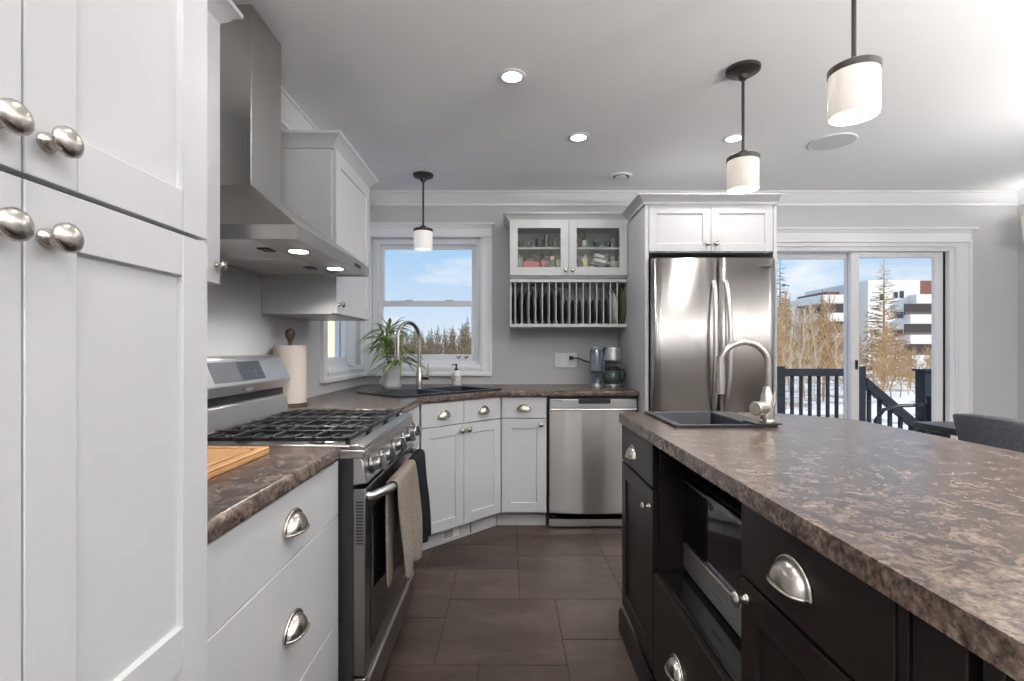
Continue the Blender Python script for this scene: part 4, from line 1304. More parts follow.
o = thing('coffee_maker', 'drip coffee maker with steel top and glass carafe beside the fridge panel', 'coffee maker', (0.752, 3.60, CT1), -0.3)
MB().lathe([(0.062, 0), (0.064, 0.004), (0.064, 0.020), (0.06, 0.024)], 28).build('base', STEEL_F, o)
MB().box(-0.058, 0.058, 0.045, 0.115, 0.0, 0.20).build('column', APPL, o, bevel=0.01)
MB().lathe([(0.058, 0.185), (0.066, 0.195), (0.066, 0.278), (0.060, 0.286), (0, 0.288)], 30).build('brew_head', STEEL_F, o)
ca = MB().lathe([(0.048, 0.025), (0.060, 0.032), (0.062, 0.085), (0.05, 0.115), (0.046, 0.122)], 28).build('carafe', CARAFE, o, sharp=60)
MB().lathe([(0.049, 0.120), (0.051, 0.126), (0.050, 0.142), (0.03, 0.150), (0, 0.151)], 24).build('lid', BLACK, ca)
MB().tube([(0.048, -0.01, 0.132), (0.082, -0.014, 0.126), (0.088, -0.016, 0.085), (0.078, -0.014, 0.045), (0.060, -0.01, 0.040)], 0.008, 10).build('handle', BLACK, ca, sharp=60)
o = thing('tank_coffee_machine', 'slim coffee machine with a clear blue-grey tank, left of the coffee maker', 'coffee maker', (0.638, 3.60, CT1))
MB().lathe([(0.040, 0), (0.043, 0.004), (0.043, 0.026), (0.040, 0.03)], 24).build('base', STEEL_F, o)
MB().box(-0.040, 0.050, 0.02, 0.075, 0.0, 0.27).build('column', APPL, o, bevel=0.008)
MB().lathe([(0.040, 0.030), (0.044, 0.05), (0.046, 0.26), (0.044, 0.268)], 24, at(-0.002, -0.01, 0)).build('tank', TANKGLASS, o, sharp=60)
MB().lathe([(0.047, 0.266), (0.049, 0.27), (0.049, 0.286), (0.045, 0.29), (0, 0.291)], 24, at(-0.002, -0.006, 0)).build('lid', APPL, o)
MB().lathe([(0.040, 0.10), (0.0465, 0.103), (0.0465, 0.112), (0.040, 0.115)], 24, at(-0.002, -0.01, 0)).build('band', BLACK, o)
o = MB().tube([(0.50, 3.862, 1.119), (0.54, 3.855, 1.118), (0.58, 3.80, 1.098), (0.615, 3.72, 1.085), (0.625, 3.672, 1.07)], 0.0055, 8).build('power_cord', BLACK, sharp=60)
tag(o, 'black power cord running from the outlet to the slim coffee machine', 'cord')

# ------------------------------------------------------------------ island cabinets (faces on X=0.48, facing -X)
def island_cab(y_far, w, name, label, fronts):
    c = thing(name, label, 'cabinet', (0.50, y_far, 0), -PI / 2)
    return c
IZ = 0.875
ID = 0.60
# far cabinet: drawer + door
c = thing('island_cabinet', 'espresso island cabinet with drawer and door at the far sink end', 'cabinet', (0.50, 2.11, 0), -PI / 2)
MB().box(0, 0.455, 0.0, ID, 0.09, 0.70).build('body', ESP, c)
m = MB(); m.box(0, 0.455, 0.0, 0.02, 0.70, IZ); m.box(0, 0.012, 0.02, ID, 0.70, IZ); m.box(0.443, 0.455, 0.02, ID, 0.70, IZ); m.build('upper_frame', ESP, c)
MB().box(0.0, 0.455, 0.045, ID, 0.0, 0.09).build('toe_kick', ESP, c)
dr = plain_front(0.447, 0.146, 0.004, 0.722).build('drawer', ESP, c, bevel=0.002)
cup_pull(dr, 0.20, -0.02, 0.79, 0.095, 0.038, 0.026)
dr = shaker(0.447, 0.60, 0.004, 0.113, st=0.062).build('door', ESP, c, bevel=0.0012)
knob(dr, 0.415, -0.02, 0.65, 0.95)
MB().sweep([(0.0, -0.02), (0.455, -0.02)], [(0, 0.0), (0.014, 0.0), (0.014, 0.075), (0.006, 0.095), (0, 0.095)]).build('base_molding', ESP, c, bevel=0.001)
# microwave cabinet
c = thing('microwave_cabinet', 'black open island cabinet holding the microwave above a deep drawer', 'cabinet', (0.50, 1.655, 0), -PI / 2)
MW = 0.621
m = MB()
m.box(0, 0.018, 0, ID, 0.09, IZ); m.box(MW - 0.018, MW, 0, ID, 0.09, IZ)
m.box(0.018, MW - 0.018, ID - 0.015, ID, 0.09, IZ); m.box(0.018, MW - 0.018, 0, ID - 0.015, 0.858, IZ)
m.box(0.018, MW - 0.018, 0.0, ID - 0.015, 0.09, 0.11)
m.build('body', ESP, c)
MB().box(0.018, MW - 0.018, -0.006, ID - 0.016, 0.44, 0.458).build('shelf', BLACK_IN, c, bevel=0.001)
MB().box(0.0, MW, 0.045, ID, 0.0, 0.09).build('toe_kick', ESP, c)
m = MB().box(0.004, MW - 0.004, -0.02, 0, 0.105, 0.445)
dr = m.build('drawer', ESP, c, bevel=0.002)
cup_pull(dr, 0.245, -0.02, 0.285, 0.10, 0.04, 0.028)
# near drawer/door cabinet
c = thing('island_cabinet', 'espresso island cabinet with a large cup-pull drawer in the right foreground', 'cabinet', (0.50, 1.034, 0), -PI / 2)
MB().box(0, 0.434, 0.0, ID, 0.09, IZ).build('body', ESP, c)
MB().box(0.0, 0.434, 0.045, ID, 0.0, 0.09).build('toe_kick', ESP, c)
dr = plain_front(0.408, 0.146, 0.004, 0.722).build('drawer', ESP, c, bevel=0.002)
cup_pull(dr, 0.195, -0.02, 0.802, 0.105, 0.043, 0.03)
dr = shaker(0.408, 0.60, 0.004, 0.113, st=0.062).build('door', ESP, c, bevel=0.0012)
knob(dr, 0.03, -0.02, 0.68, 0.95)
MB().box(0.416, 0.432, -0.018, 0, 0.10, 0.868).build('filler_stile', ESP, c, bevel=0.001)
# nearest end
c = thing('island_cabinet', 'dark island end cabinet with narrow panels at the bottom right corner', 'cabinet', (0.50, 0.60, 0), -PI / 2)
MB().box(0, 0.84, 0.0, ID, 0.09, IZ).build('body', ESP, c)
MB().box(0.0, 0.84, 0.045, ID, 0.0, 0.09).build('toe_kick', ESP, c)
for (a, b_) in ((0.004, 0.075), (0.092, 0.115), (0.13, 0.48), (0.484, 0.836)):
    if b_ - a > 0.2: shaker(b_ - a, 0.755, a, 0.113).build('door', ESP, c, bevel=0.0012)
    else: MB().box(a, b_, -0.018, 0, 0.10, 0.868).build('stile_panel', ESP, c, bevel=0.002)
# island back panel on the seating side
o = MB().box(1.102, 1.12, -0.22, 2.11, 0.0, 0.876).build('island_back_panel', ESP, bevel=0.001)
tag(o, 'dark espresso back panel on the seating side of the island', 'panel')

# microwave
mw = thing('microwave', 'black microwave with a stainless lower strip inside the island opening', 'microwave', (0.59, 1.625, 0.459), -PI / 2)
MWW = 0.555
MB().box(0, MWW, 0.0, 0.40, 0.012, 0.305).build('case', BLACK, mw, bevel=0.004)
for x in (0.03, MWW - 0.06):
    for y in (0.03, 0.33):
        MB().lathe([(0.014, 0), (0.014, 0.013)], 12, at(x + 0.015, y, 0)).build('foot', BLACK, mw)
dd = MB().box(0.0, MWW, -0.018, 0, 0.105, 0.305).build('door', GLOSS, mw, bevel=0.003)
MB().box(0.18, MWW - 0.01, -0.022, -0.017, 0.100, 0.112).build('trim_line', CHROME, dd)
MB().box(0.0, MWW, -0.0195, -0.012, 0.292, 0.300).build('top_trim', STEEL_D, dd)
sp = MB().box(0.0, MWW, -0.022, 0, 0.016, 0.098).build('lower_strip', STEEL_F, mw, bevel=0.003)
MB().box(0.235, 0.305, -0.0235, -0.021, 0.052, 0.058).build('badge', GREYBAR, sp)

# ------------------------------------------------------------------ pendants and ceiling fixtures
def pendant(x, y, zb, label, group=None, lit=True):
    o = thing('pendant_light', label, 'pendant light', (x, y, CH), 0, group)
    MB().lathe([(0.012, -0.05), (0.018, -0.045), (0.022, -0.028), (0.055, -0.022), (0.070, -0.012), (0.071, 0.0)], 32).build('canopy', BRONZE, o)
    zt = zb + 0.135 - CH
    MB().tube([(0, 0, -0.03), (0, 0, zt + 0.03)], 0.0065, 10).build('rod', BRONZE, o)
    MB().lathe([(0.066, zt - 0.012), (0.067, zt - 0.010), (0.067, zt + 0.006), (0.060, zt + 0.010), (0.022, zt + 0.014), (0.018, zt + 0.03), (0.008, zt + 0.036)], 36).build('cap', BRONZE, o)
    sh = MB().lathe([(0.060, zt - 0.01), (0.0645, zt - 0.012), (0.0645, zb - CH + 0.004), (0.062, zb - CH), (0.060, zb - CH + 0.004), (0.060, zt - 0.011)], 40).build('shade', SHADE if lit else SHADE_DIM, o, sharp=50)
    MB().lathe([(0.0, zb - CH + 0.016), (0.060, zb - CH + 0.016), (0.060, zb - CH + 0.019), (0, zb - CH + 0.0195)], 36).build('diffuser', BULB, o)
    if lit:
        lamp('pendant_lamp', 'AREA', (0, 0, zb - CH + 0.010), PENDANT, o, 0.11)
    return o
pendant(1.02, 2.17, 1.875, 'farther pendant light over the island with visible ceiling canopy')
pendant(1.01, 1.46, 1.862, 'nearest pendant light over the island, largest white glass shade')
pendant(-0.59, 3.48, 1.878, 'small pendant light hanging in front of the corner sink window', lit=False)

def downlight(x, y, label, group=None):
    o = thing('downlight', label, 'ceiling light', (x, y, CH), 0, group)
    MB().lathe([(0.062, -0.001), (0.062, -0.004), (0.056, -0.007), (0.044, -0.006), (0.042, 0.0)], 32).build('trim_ring', W_TRIM, o)
    MB().lathe([(0.0, -0.004), (0.042, -0.004), (0.042, -0.002)], 28).build('lens', LED, o)
    lamp('downlight_lamp', 'AREA', (0, 0, -0.012), DOWNLIGHT, o, 0.09, spread=PI)
    return o
downlight(0.018, 2.226, 'largest round ceiling downlight above the kitchen aisle')
downlight(0.404, 2.864, 'round ceiling downlight between the nearer downlight and the round ceiling vent')
downlight(1.30, 2.877, 'round ceiling downlight partly behind the island pendant rod')
for (x, y, d) in ((0.0, 1.05, 'in front of the pantry'), (-0.1, -0.3, 'behind the camera in the aisle'), (2.6, 2.4, 'above the dining table'), (2.6, 0.9, 'over the near end of the dining table'),
                  (2.6, -0.8, 'in the living area behind the table'), (1.1, -1.9, 'near the rear windows'), (2.9, -2.4, 'at the rear right'), (-0.4, -2.2, 'at the rear left')):
    downlight(x, y, 'round ceiling downlight added out of view ' + d)  # unseen downlights added to raise the room's brightness
o = thing('ceiling_speaker', 'flush round ceiling speaker right of the island pendants', 'speaker', (1.90, 2.93, CH))
MB().lathe([(0.125, 0.0), (0.125, -0.004), (0.119, -0.007), (0.116, -0.005)], 40).build('bezel', W_TRIM, o)
SPK = mat('light_grey_speaker_mesh', (0.66, 0.66, 0.66), 0.8)
MB().lathe([(0.117, -0.005), (0.06, -0.0065), (0, -0.007)], 40).build('grille', SPK, o)
o = thing('ceiling_vent', 'small round ceiling air vent above the fridge corner', 'vent', (0.79, 3.50, CH))
MB().lathe([(0.078, 0.0), (0.078, -0.006), (0.066, -0.014), (0.058, -0.010), (0.057, 0.0)], 32).build('vent_ring', W_TRIM, o)
MB().lathe([(0.042, -0.010), (0.042, -0.016), (0.02, -0.021), (0, -0.022)], 28).build('vent_disc', W_TRIM, o)
MB().lathe([(0.0575, -0.001), (0.0575, -0.003), (0.01, -0.0035), (0.01, -0.012)], 24).build('vent_throat', BLACK, o)

def torchiere(x, y, k, label):  # unseen floor lamps added to throw light up on the ceiling
    o = thing('added_floor_lamp', label, 'added lamp', (x, y, 0))
    MB().lathe([(0.14, 0), (0.14, 0.015), (0.03, 0.03), (0.012, 0.04)], 28).build('base', BRONZE, o)
    MB().tube([(0, 0, 0.03), (0, 0, 1.46)], 0.012, 12).build('pole', BRONZE, o)
    MB().lathe([(0.02, 1.45), (0.10, 1.47), (0.17, 1.52), (0.172, 1.525), (0.16, 1.525), (0.09, 1.485), (0, 1.475)], 32).build('bowl_shade', BRONZE, o)
    MB().lathe([(0.0, 1.505), (0.14, 1.505), (0.14, 1.509), (0, 1.51)], 28).build('lens', BULB, o)
    lamp('added_floor_lamp_light', 'AREA', (0, 0, 1.53), ADDED_TORCHIERE * k, o, 0.28, rot=(PI, 0, 0))
torchiere(2.2, 0.35, 0.8, 'added unseen torchiere uplight beyond the seating side of the island')
torchiere(0.25, -1.1, 1.65, 'added unseen torchiere uplight behind the camera at the end of the aisle')
torchiere(3.1, 0.55, 0.9, 'added unseen torchiere uplight at the near end of the dining table')
torchiere(1.6, -2.2, 1.25, 'added unseen torchiere uplight near the rear windows')

# wall sconce on the right wall
o = thing('wall_sconce', 'white wall sconce shade at the right edge of the picture', 'wall light', (RW, 3.62, 1.9))
MB().box(-0.02, 0, -0.05, 0.05, 0.03, 0.17).build('backplate', BRONZE, o, bevel=0.003)
MB().tube([(-0.015, 0, 0.07), (-0.06, 0, 0.05), (-0.16, 0, 0.055)], 0.008, 8).build('arm', BRONZE, o)
MB().lathe([(0.05, 0.06), (0.06, 0.062), (0.075, 0.26), (0.073, 0.26), (0.056, 0.068), (0, 0.066)], 28, at(-0.16, 0, 0)).build('shade', SHADE, o)
MB().lathe([(0.02, 0.04), (0.052, 0.052), (0.052, 0.062)], 20, at(-0.16, 0, 0)).build('holder', BRONZE, o)

lamp('sconce_lamp', 'AREA', (-0.16, 0, 0.25), 0.5, o, 0.10, rot=(PI, 0, 0))
# chandelier put in out of view above the dining table to light the ceiling
o = thing('added_chandelier', 'bronze chandelier with upturned white shades, added out of view above the dining table', 'added_chandelier', (3.0, 2.10, CH))
MB().lathe([(0.012, -0.04), (0.06, -0.02), (0.065, 0.0)], 28).build('canopy', BRONZE, o)
MB().tube([(0, 0, -0.02), (0, 0, -0.80)], 0.01, 10).build('rod', BRONZE, o)
for k in range(5):
    a = 2 * PI * k / 5
    c_, s_ = math.cos(a), math.sin(a)
    MB().tube([(0, 0, -0.78), (0.15 * c_, 0.15 * s_, -0.84), (0.27 * c_, 0.27 * s_, -0.82), (0.30 * c_, 0.30 * s_, -0.76)], 0.009, 8).build('arm', BRONZE, o)
    sh_ = MB().lathe([(0.02, 0.0), (0.045, 0.01), (0.07, 0.11), (0.066, 0.11), (0.042, 0.014), (0, 0.008)], 20, at(0.30 * c_, 0.30 * s_, -0.765)).build('shade', SHADE, o)
    lamp('added_chandelier_lamp', 'AREA', (0.30 * c_, 0.30 * s_, -0.66), ADDED_CHANDELIER, o, 0.10, rot=(PI, 0, 0))

# ------------------------------------------------------------------ dining table and chair
o = thing('dining_table', 'black-topped dining table seen beyond the island, below the patio door', 'table', (3.0, 2.26, 0))
MB().box(-0.56, 0.42, -0.75, 0.75, 0.712, 0.75).build('table_top', TABLE, o, bevel=0.004)
for (x, y) in ((-0.48, -0.66), (0.34, -0.66), (-0.48, 0.66), (0.34, 0.66)):
    MB().box(x - 0.035, x + 0.035, y - 0.035, y + 0.035, 0, 0.713).build('leg', TABLE, o, bevel=0.003)
ch = thing('dining_chair', 'grey tweed upholstered dining chair with its back to the island', 'chair', (2.60, 2.36, 0), PI / 2)
MB().box(-0.24, 0.24, -0.24, 0.20, 0.40, 0.48).build('seat', FABRIC, ch, bevel=0.02, segs=3)
rows_f, rows_b = [], []
nz, nx = 10, 16
def back_pt(s_, t_, off):
    half = 0.215 + 0.055 * t_
    x = half * s_
    y = 0.215 + 0.055 * t_ - 0.10 * (s_ * s_) * 0.55 + off
    z = 0.42 + 0.425 * t_ + 0.02 * (1 - s_ * s_) * t_
    return (x, y, z)
m = MB()
front = [[back_pt(-1 + 2 * j / nx, i / nz, 0.0) for j in range(nx + 1)] for i in range(nz + 1)]
rear = [[back_pt(-1 + 2 * j / nx, i / nz, 0.055) for j in range(nx + 1)] for i in range(nz + 1)]
m.grid(front); m.grid(rear)
m.grid([front[0], rear[0]]); m.grid([front[-1], rear[-1]])
m.grid([[r[0] for r in front], [r[0] for r in rear]]); m.grid([[r[-1] for r in front], [r[-1] for r in rear]])
bo = m.build('backrest', FABRIC, ch, sharp=40)
bm = bmesh.new(); bm.from_mesh(bo.data); bmesh.ops.remove_doubles(bm, verts=bm.verts[:], dist=0.0005); bmesh.ops.recalc_face_normals(bm, faces=bm.faces[:]); bm.to_mesh(bo.data); bm.free()
md = bo.modifiers.new('soft_edges', 'BEVEL'); md.width = 0.014; md.segments = 3; md.limit_method = 'ANGLE'; md.angle_limit = math.radians(50)
for (x, y) in ((-0.2, -0.19), (0.2, -0.19), (-0.2, 0.17), (0.2, 0.17)):
    MB().tube([(x * 1.12, y * 1.15, 0), (x, y, 0.41)], [0.012, 0.018], 10).build('leg', TABLE, ch)

# ------------------------------------------------------------------ outdoors
struct(MB().box(-60, 130, -60, 150, -1.6, -1.0).build('snowy_ground', SNOW))
m = MB()
for k in range(22): m.box(1.0, 4.1, BW + T + 0.01 + k * 0.075, BW + T + 0.08 + k * 0.075, -0.12, -0.09)
m.box(1.0, 4.1, BW + T + 0.01, 5.72, -0.3, -0.12)
for (x, y) in ((1.1, 5.5), (4.0, 5.5), (1.1, 4.2), (4.0, 4.2)): m.box(x - 0.06, x + 0.06, y - 0.06, y + 0.06, -1.05, -0.13)
dk = struct(m.build('deck', DECK, smooth=False))
rl = thing('deck_railing', 'navy wooden deck railing with balusters outside the patio door', 'railing', (0, 5.5, -0.09))
MB().box(1.2, 3.87, -0.045, 0.045, 0.985, 1.065).build('top_rail', NAVY, rl, bevel=0.004)
MB().box(1.2, 3.87, -0.02, 0.02, 0.08, 0.15).build('bottom_rail', NAVY, rl)
for x in (1.24, 2.98, 3.86):
    MB().box(x - 0.045, x + 0.045, -0.046, 0.046, 0, 1.09).build('post', NAVY, rl)
x = 1.36
while x < 3.82:
    if abs(x - 2.98) > 0.06:
        MB().box(x - 0.014, x + 0.014, -0.014, 0.014, 0.10, 1.0).build('baluster', NAVY, rl)
    x += 0.098
sr = thing('stair_railing', 'navy stair railing sloping down from the deck to a post', 'railing', (0, 5.5, -0.09))
X0, Z0, X1, Z1 = 3.92, 0.99, 4.62, 0.40
m = MB(); m.add([(X0, -0.04, Z0 - 0.13), (X1, -0.04, Z1 - 0.13), (X1, -0.04, Z1 - 0.02), (X0, -0.04, Z0 - 0.02), (X0, 0.04, Z0 - 0.13), (X1, 0.04, Z1 - 0.13), (X1, 0.04, Z1 - 0.02), (X0, 0.04, Z0 - 0.02)],
                [(0, 1, 2, 3), (7, 6, 5, 4), (0, 4, 5, 1), (1, 5, 6, 2), (2, 6, 7, 3), (3, 7, 4, 0)])
m.build('hand_rail', NAVY, sr)
for k in range(6):
    x = 3.97 + 0.115 * k
    zt = Z0 + (Z1 - Z0) * (x - X0) / (X1 - X0)
    MB().box(x - 0.016, x + 0.016, -0.016, 0.016, zt - 0.80, zt - 0.10).build('baluster', NAVY, sr)
m = MB(); dz = -0.70
m.add([(X0, -0.02, Z0 - 0.09 + dz), (X1, -0.02, Z1 - 0.09 + dz), (X1, -0.02, Z1 + dz), (X0, -0.02, Z0 + dz), (X0, 0.02, Z0 - 0.09 + dz), (X1, 0.02, Z1 - 0.09 + dz), (X1, 0.02, Z1 + dz), (X0, 0.02, Z0 + dz)],
      [(0, 1, 2, 3), (7, 6, 5, 4), (0, 4, 5, 1), (1, 5, 6, 2), (2, 6, 7, 3), (3, 7, 4, 0)])
m.build('lower_rail', NAVY, sr)
MB().box(4.53, 4.66, -0.065, 0.065, -0.95, 1.04).build('post', NAVY, sr, bevel=0.004)
MB().box(4.51, 4.68, -0.085, 0.085, 1.04, 1.06).build('post_cap', NAVY, sr)
# patio chair: black curved arm
pc = thing('patio_chair', 'black patio armchair with curved arms on the deck', 'chair', (4.0, 4.72, -0.09), 0.15)
for s_ in (-0.27, 0.27):
    MB().tube([(-0.36, s_, 0.0), (-0.37, s_, 0.35), (-0.33, s_, 0.58), (-0.24, s_, 0.68), (-0.05, s_, 0.715), (0.25, s_, 0.72)], 0.018, 10).build('arm', IRON, pc, sharp=60)
    MB().tube([(0.30, s_, 0.0), (0.25, s_, 0.42), (0.25, s_, 0.72), (0.33, s_, 0.80)], 0.016, 8).build('rear_leg', IRON, pc, sharp=60)
MB().box(-0.34, 0.26, -0.27, 0.27, 0.38, 0.41).build('seat', IRON, pc, bevel=0.01)
m = MB()
for k in range(7): m.box(0.245, 0.265, -0.26 + k * 0.08, -0.22 + k * 0.08, 0.40, 0.80)
m.box(0.24, 0.27, -0.27, 0.27, 0.78, 0.81)
m.build('backrest', IRON, pc)

# neighbour's cream wall seen through the left window
m = MB()
for k in range(16): m.box(-4.2, -4.0, 10.2 + k * 0.25, 10.435 + k * 0.25, -1.0, 5.0)
m.box(-4.3, -4.02, 10.2, 14.2, -1.0, 5.0)
o = m.build('neighbouring_house_wall', CREAM, smooth=False)
tag(o, 'cream sided house wall seen through the small left window', 'house wall')

# trees -------------------------------------------------------------
def bare_tree(seed, h, nb, spread, m, twig=0.0, thick=0.045):
    rnd = random.Random(seed)
    mb = MB()
    lean = Vector((rnd.uniform(-0.05, 0.05), rnd.uniform(-0.05, 0.05), 1))
    tp = [lean * (h * k / 6) + Vector((rnd.uniform(-1, 1), rnd.uniform(-1, 1), 0)) * 0.02 * h * (k > 0) for k in range(7)]
    mb.tube(tp, [thick * (1 - 0.13 * k) for k in range(7)], 5)
    def branch(p, d, L, r, lev):
        n = 4
        pts = [p]
        dd = d.copy()
        for k in range(n):
            dd = (dd + Vector((rnd.uniform(-.25, .25), rnd.uniform(-.25, .25), rnd.uniform(0.0, .28)))).normalized()
            pts.append(pts[-1] + dd * L / n)
        mb.tube(pts, [r, r * 0.8, r * 0.6, r * 0.45, r * 0.25], 3)
        if lev > 0:
            for q in range(5 if lev > 1 else 4):
                t_ = rnd.randint(1, n)
                az = rnd.uniform(0, 2 * PI)
                nd = (dd + Vector((math.cos(az), math.sin(az), rnd.uniform(0.0, 0.6))) * 0.8).normalized()
                branch(pts[t_], nd, L * rnd.uniform(0.4, 0.6), r * 0.55, lev - 1)
    for k in range(nb):
        t_ = 0.15 + 0.82 * (k + rnd.random()) / nb
        i = min(5, int(t_ * 6)); p = tp[i].lerp(tp[i + 1], t_ * 6 - i)
        az = k * 2.4
        d = Vector((math.cos(az), math.sin(az), rnd.uniform(0.5, 1.3))).normalized()
        branch(p, d, h * spread * (1.1 - 0.75 * t_), thick * 0.5, 2)
    return mb
def conifer(seed, h, R, levels, m, sparse=0.0, droop=0.25, per=9, thick=0.09, bw=0.16, jit=0.0):
    rnd = random.Random(seed)
    mb = MB()
    mb.tube([(0, 0, 0), (0, 0, h * 0.5), (0, 0, h)], [thick, thick * 0.6, 0.01], 6)
    for k in range(levels):
        t_ = 0.06 + 0.92 * k / levels
        L = R * (1 - t_) ** 0.8 + 0.05 * R
        for q in range(per):
            az = q * 2 * PI / per + k * 0.7 + rnd.uniform(-0.2, 0.2)
            if rnd.random() < sparse: continue
            l2 = L * rnd.uniform(0.7, 1.1)
            d = Vector((math.cos(az), math.sin(az), 0)); sd = Vector((-d.y, d.x, 0))
            p0 = Vector((0, 0, h * t_ + rnd.uniform(-jit, jit) * h / levels))
            dq = droop + rnd.uniform(-jit, jit) * 0.35
            a = p0 + d * l2 * 0.5 + Vector((0, 0, -dq * l2 * 0.35)); b_ = p0 + d * l2 + Vector((0, 0, -dq * l2))
            w = bw * l2
            mb.add([p0, a - sd * w + Vector((0, 0, -w * 0.5)), b_, a + sd * w + Vector((0, 0, -w * 0.5)), a + Vector((0, 0, w * 0.35))],
                   [(0, 1, 4), (1, 2, 4), (2, 3, 4), (3, 0, 4)])
            for s_ in (-1, 1):
                for e_ in (0.35, 0.55, 0.75):
                    c_ = p0.lerp(b_, e_)
                    tip = c_ + sd * s_ * l2 * 0.30 * (1.1 - e_) + d * l2 * 0.16 + Vector((0, 0, -0.08 * l2 + rnd.uniform(-.05, .05) * l2))
                    mb.add([c_ - d * 0.03 * l2, tip, c_ + d * 0.06 * l2, c_ + Vector((0, 0, 0.04 * l2))], [(0, 1, 3), (1, 2, 3)])
    return mb
def plant_tree(proto, name, label, cat, grp, spots, zg=-1.0):
    for i, (x, y, s_) in enumerate(spots):
        if i == 0: o = proto
        else:
            o = proto.copy(); C.objects.link(o)
        o.location = (x, y, zg); o.rotation_euler = (0, 0, i * 1.7); o.scale = (s_, s_, s_)
        tag(o, label, cat, grp)
rnd = random.Random(21)
def ray(px, Y): return (px - 508) / 500 * Y
def rows_of(rows, step, px0, px1, top):
    """planting rows: one tree per step metres; top(px) is the crown height line above the ground seen from the kitchen"""
    out = []
    for r_, Y in enumerate(rows):
        x = ray(px0, Y) + (step * 0.5 if r_ % 2 else 0)
        while x <= ray(px1, Y):
            yy = Y + rnd.uniform(-0.25, 0.25)
            px = 508 + 500 * x / yy
            out.append((x + rnd.uniform(-0.15, 0.15), yy, (1.18 + (350 - top(px)) / 500 * yy + 1.0) * rnd.uniform(0.86, 1.08)))
            x += step
    return out
def ridge(px):
    pts = [(770, 296), (792, 304), (805, 312), (822, 306), (840, 322), (858, 332), (876, 320), (892, 330), (912, 352), (960, 345)]
    for (a, c), (b, d) in zip(pts, pts[1:]):
        if a <= px <= b: return c + (d - c) * (px - a) / (b - a)
    return 350
H0 = 5.0
gold = [bare_tree(k + 1, H0, 34, 0.21, BARK_G, thick=0.055).build('bare_tree', BARK_G, smooth=False) for k in range(3)]
spots = rows_of((19.5, 21.1, 22.7, 24.5, 26.5, 28.5), 1.45, 774, 958, ridge)
GL = 'leafless golden tree in the thicket beyond the deck railing'
for i in range(3): plant_tree(gold[i], 'bare_tree', GL, 'tree', 'golden bare trees outside the patio door', [(x, y, h_ / H0) for x, y, h_ in spots[i::3]])
birch = bare_tree(15, H0, 14, 0.16, BARK_P, thick=0.04).build('birch_tree', BARK_P, smooth=False)
plant_tree(birch, 'birch_tree', 'pale slender leafless birch in the golden thicket beyond the railing', 'tree', 'pale birches outside the patio door',
           [(ray(px, Y), Y, s_) for px, Y, s_ in ((786, 18.2, 0.78), (802, 16.4, 0.70), (819, 18.2, 0.78), (836, 16.4, 0.56))])
larch = conifer(4, 6.5, 1.5, 46, NEEDLE_T, sparse=0.45, droop=-0.12, per=9, bw=0.05, jit=0.6).build('larch_tree', NEEDLE_T, smooth=False)
larch.location = (ray(884, 31.5), 31.5, -1.0); larch.scale = (1.25, 1.25, 1.22)
tag(larch, 'tall tan leafless larch in the right pane of the patio door', 'tree')
spr = conifer(6, 9.5, 1.9, 30, NEEDLE, sparse=0.45, per=7, bw=0.10, droop=0.1, jit=0.4).build('spruce_tree', NEEDLE, smooth=False)
spr.location = (ray(780, 38), 38, -1.0)
tag(spr, 'sparse dark spruce just right of the fridge in the patio door', 'tree')
sp2 = conifer(7, 8.2, 1.6, 24, NEEDLE, per=10, jit=0.4).build('spruce_tree', NEEDLE, smooth=False)
sp2.location = (ray(822.5, 50), 50, -1.0)
tag(sp2, 'small dark spruce beside the apartment balconies in the patio door', 'tree')
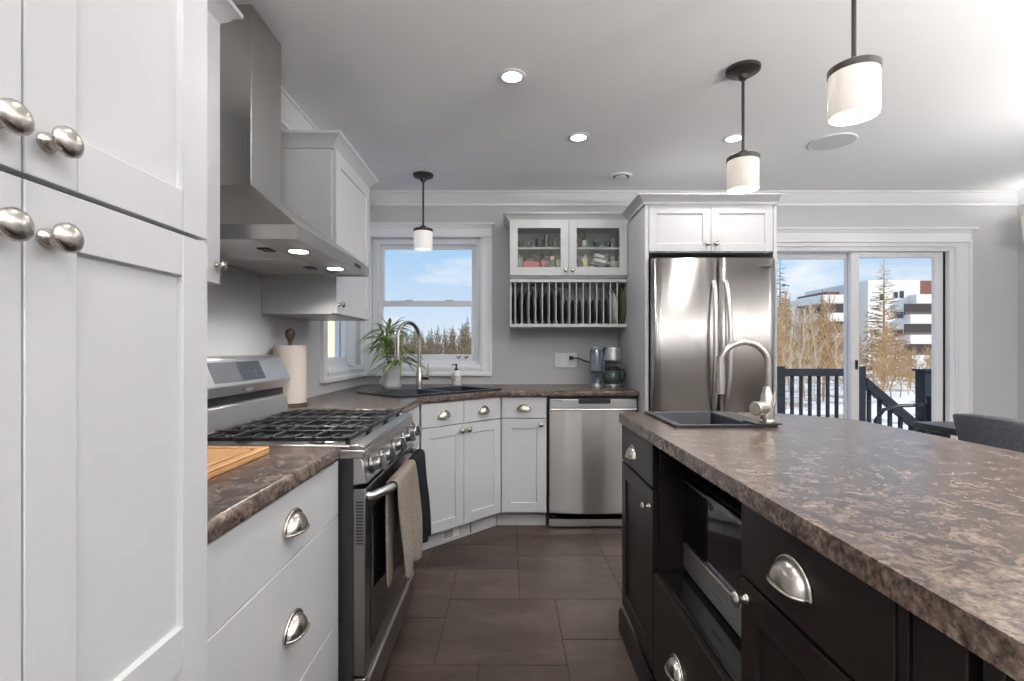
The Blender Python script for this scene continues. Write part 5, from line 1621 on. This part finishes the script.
# forest beyond the back window
def skyline(px):
    pts = [(360, 338), (395, 336), (412, 332), (430, 334), (450, 331), (465, 326), (482, 324)]
    for (a, c), (b, d) in zip(pts, pts[1:]):
        if a <= px <= b: return c + (d - c) * (px - a) / (b - a)
    return 334
brn = [bare_tree(k + 31, H0, 32, 0.22, BARK_D, thick=0.085).build('bare_tree', BARK_D, smooth=False) for k in range(2)]
spots = rows_of((36, 37.6, 39.2, 41, 43), 1.25, 378, 480, lambda px: skyline(px) + 2)
for i in range(2): plant_tree(brn[i], 'bare_tree', 'leafless brown tree in the forest edge seen through the back window', 'tree', 'bare trees through the back window', [(x, y, h_ / H0) for x, y, h_ in spots[i::2]])
H1 = 7.0
con = conifer(8, H1, 1.25, 26, NEEDLE, per=10, jit=0.5, bw=0.14).build('pine_tree', NEEDLE, smooth=False)
spots = rows_of((46, 48.5, 51, 54), 2.3, 378, 480, lambda px: skyline(px) - 7)
plant_tree(con, 'pine_tree', 'dark green conifer in the forest edge seen through the back window', 'tree', 'conifers through the back window', [(x, y, h_ / H1) for x, y, h_ in spots])

# apartment building
ab = thing('apartment_building', 'cream apartment block with stacked balconies behind the larch', 'building', (0, 75, -1.0))
def bz(y): return 1.18 + (350 - y) * 0.15 + 1.0
def bx_(px): return (px - 508) * 0.15
m = MB()
m.box(bx_(846), bx_(868), 3, 16, 0, bz(292)); m.box(bx_(868), bx_(920), 0, 16, 0, bz(280)); m.box(bx_(917), bx_(960), 1.5, 16, 0, bz(282))
m.build('wall', FACADE, ab)
MB().box(bx_(836), bx_(849), 2.2, 10, bz(303), bz(290)).build('cladding', REDBR, ab)
MB().box(bx_(920), bx_(945), 1.2, 5, bz(300), bz(279.5)).build('cladding', REDBR, ab)
for (a, b_, y0, y1) in ((820, 850, 295, 303), (822, 850, 313, 321), (824, 850, 333, 341), (824, 850, 353, 361)):
    MB().box(bx_(a), bx_(b_), -0.5, 6, bz(y1), bz(y0)).build('balcony', FACADE, ab)
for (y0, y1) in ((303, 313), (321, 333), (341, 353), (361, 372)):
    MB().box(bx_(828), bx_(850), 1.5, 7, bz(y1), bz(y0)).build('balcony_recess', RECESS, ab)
for (a, b_, y0, y1) in ((910, 945, 295, 304), (904, 945, 315, 324), (904, 945, 335, 344), (904, 945, 355, 364)):
    MB().box(bx_(a), bx_(b_), -1.2, 3, bz(y1), bz(y0)).build('balcony', FACADE, ab)
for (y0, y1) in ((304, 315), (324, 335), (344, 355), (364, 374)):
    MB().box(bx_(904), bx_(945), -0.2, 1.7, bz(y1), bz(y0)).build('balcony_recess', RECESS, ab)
for (a, b_, y0, y1) in ((894, 897.5, 292, 298), (900, 903.5, 291, 298), (880, 884, 294, 300), (894, 903, 312, 318), (894, 903, 330, 337)):
    MB().box(bx_(a), bx_(b_), -0.08, 0.1, bz(y1), bz(y0)).build('window', WGLASS, ab)
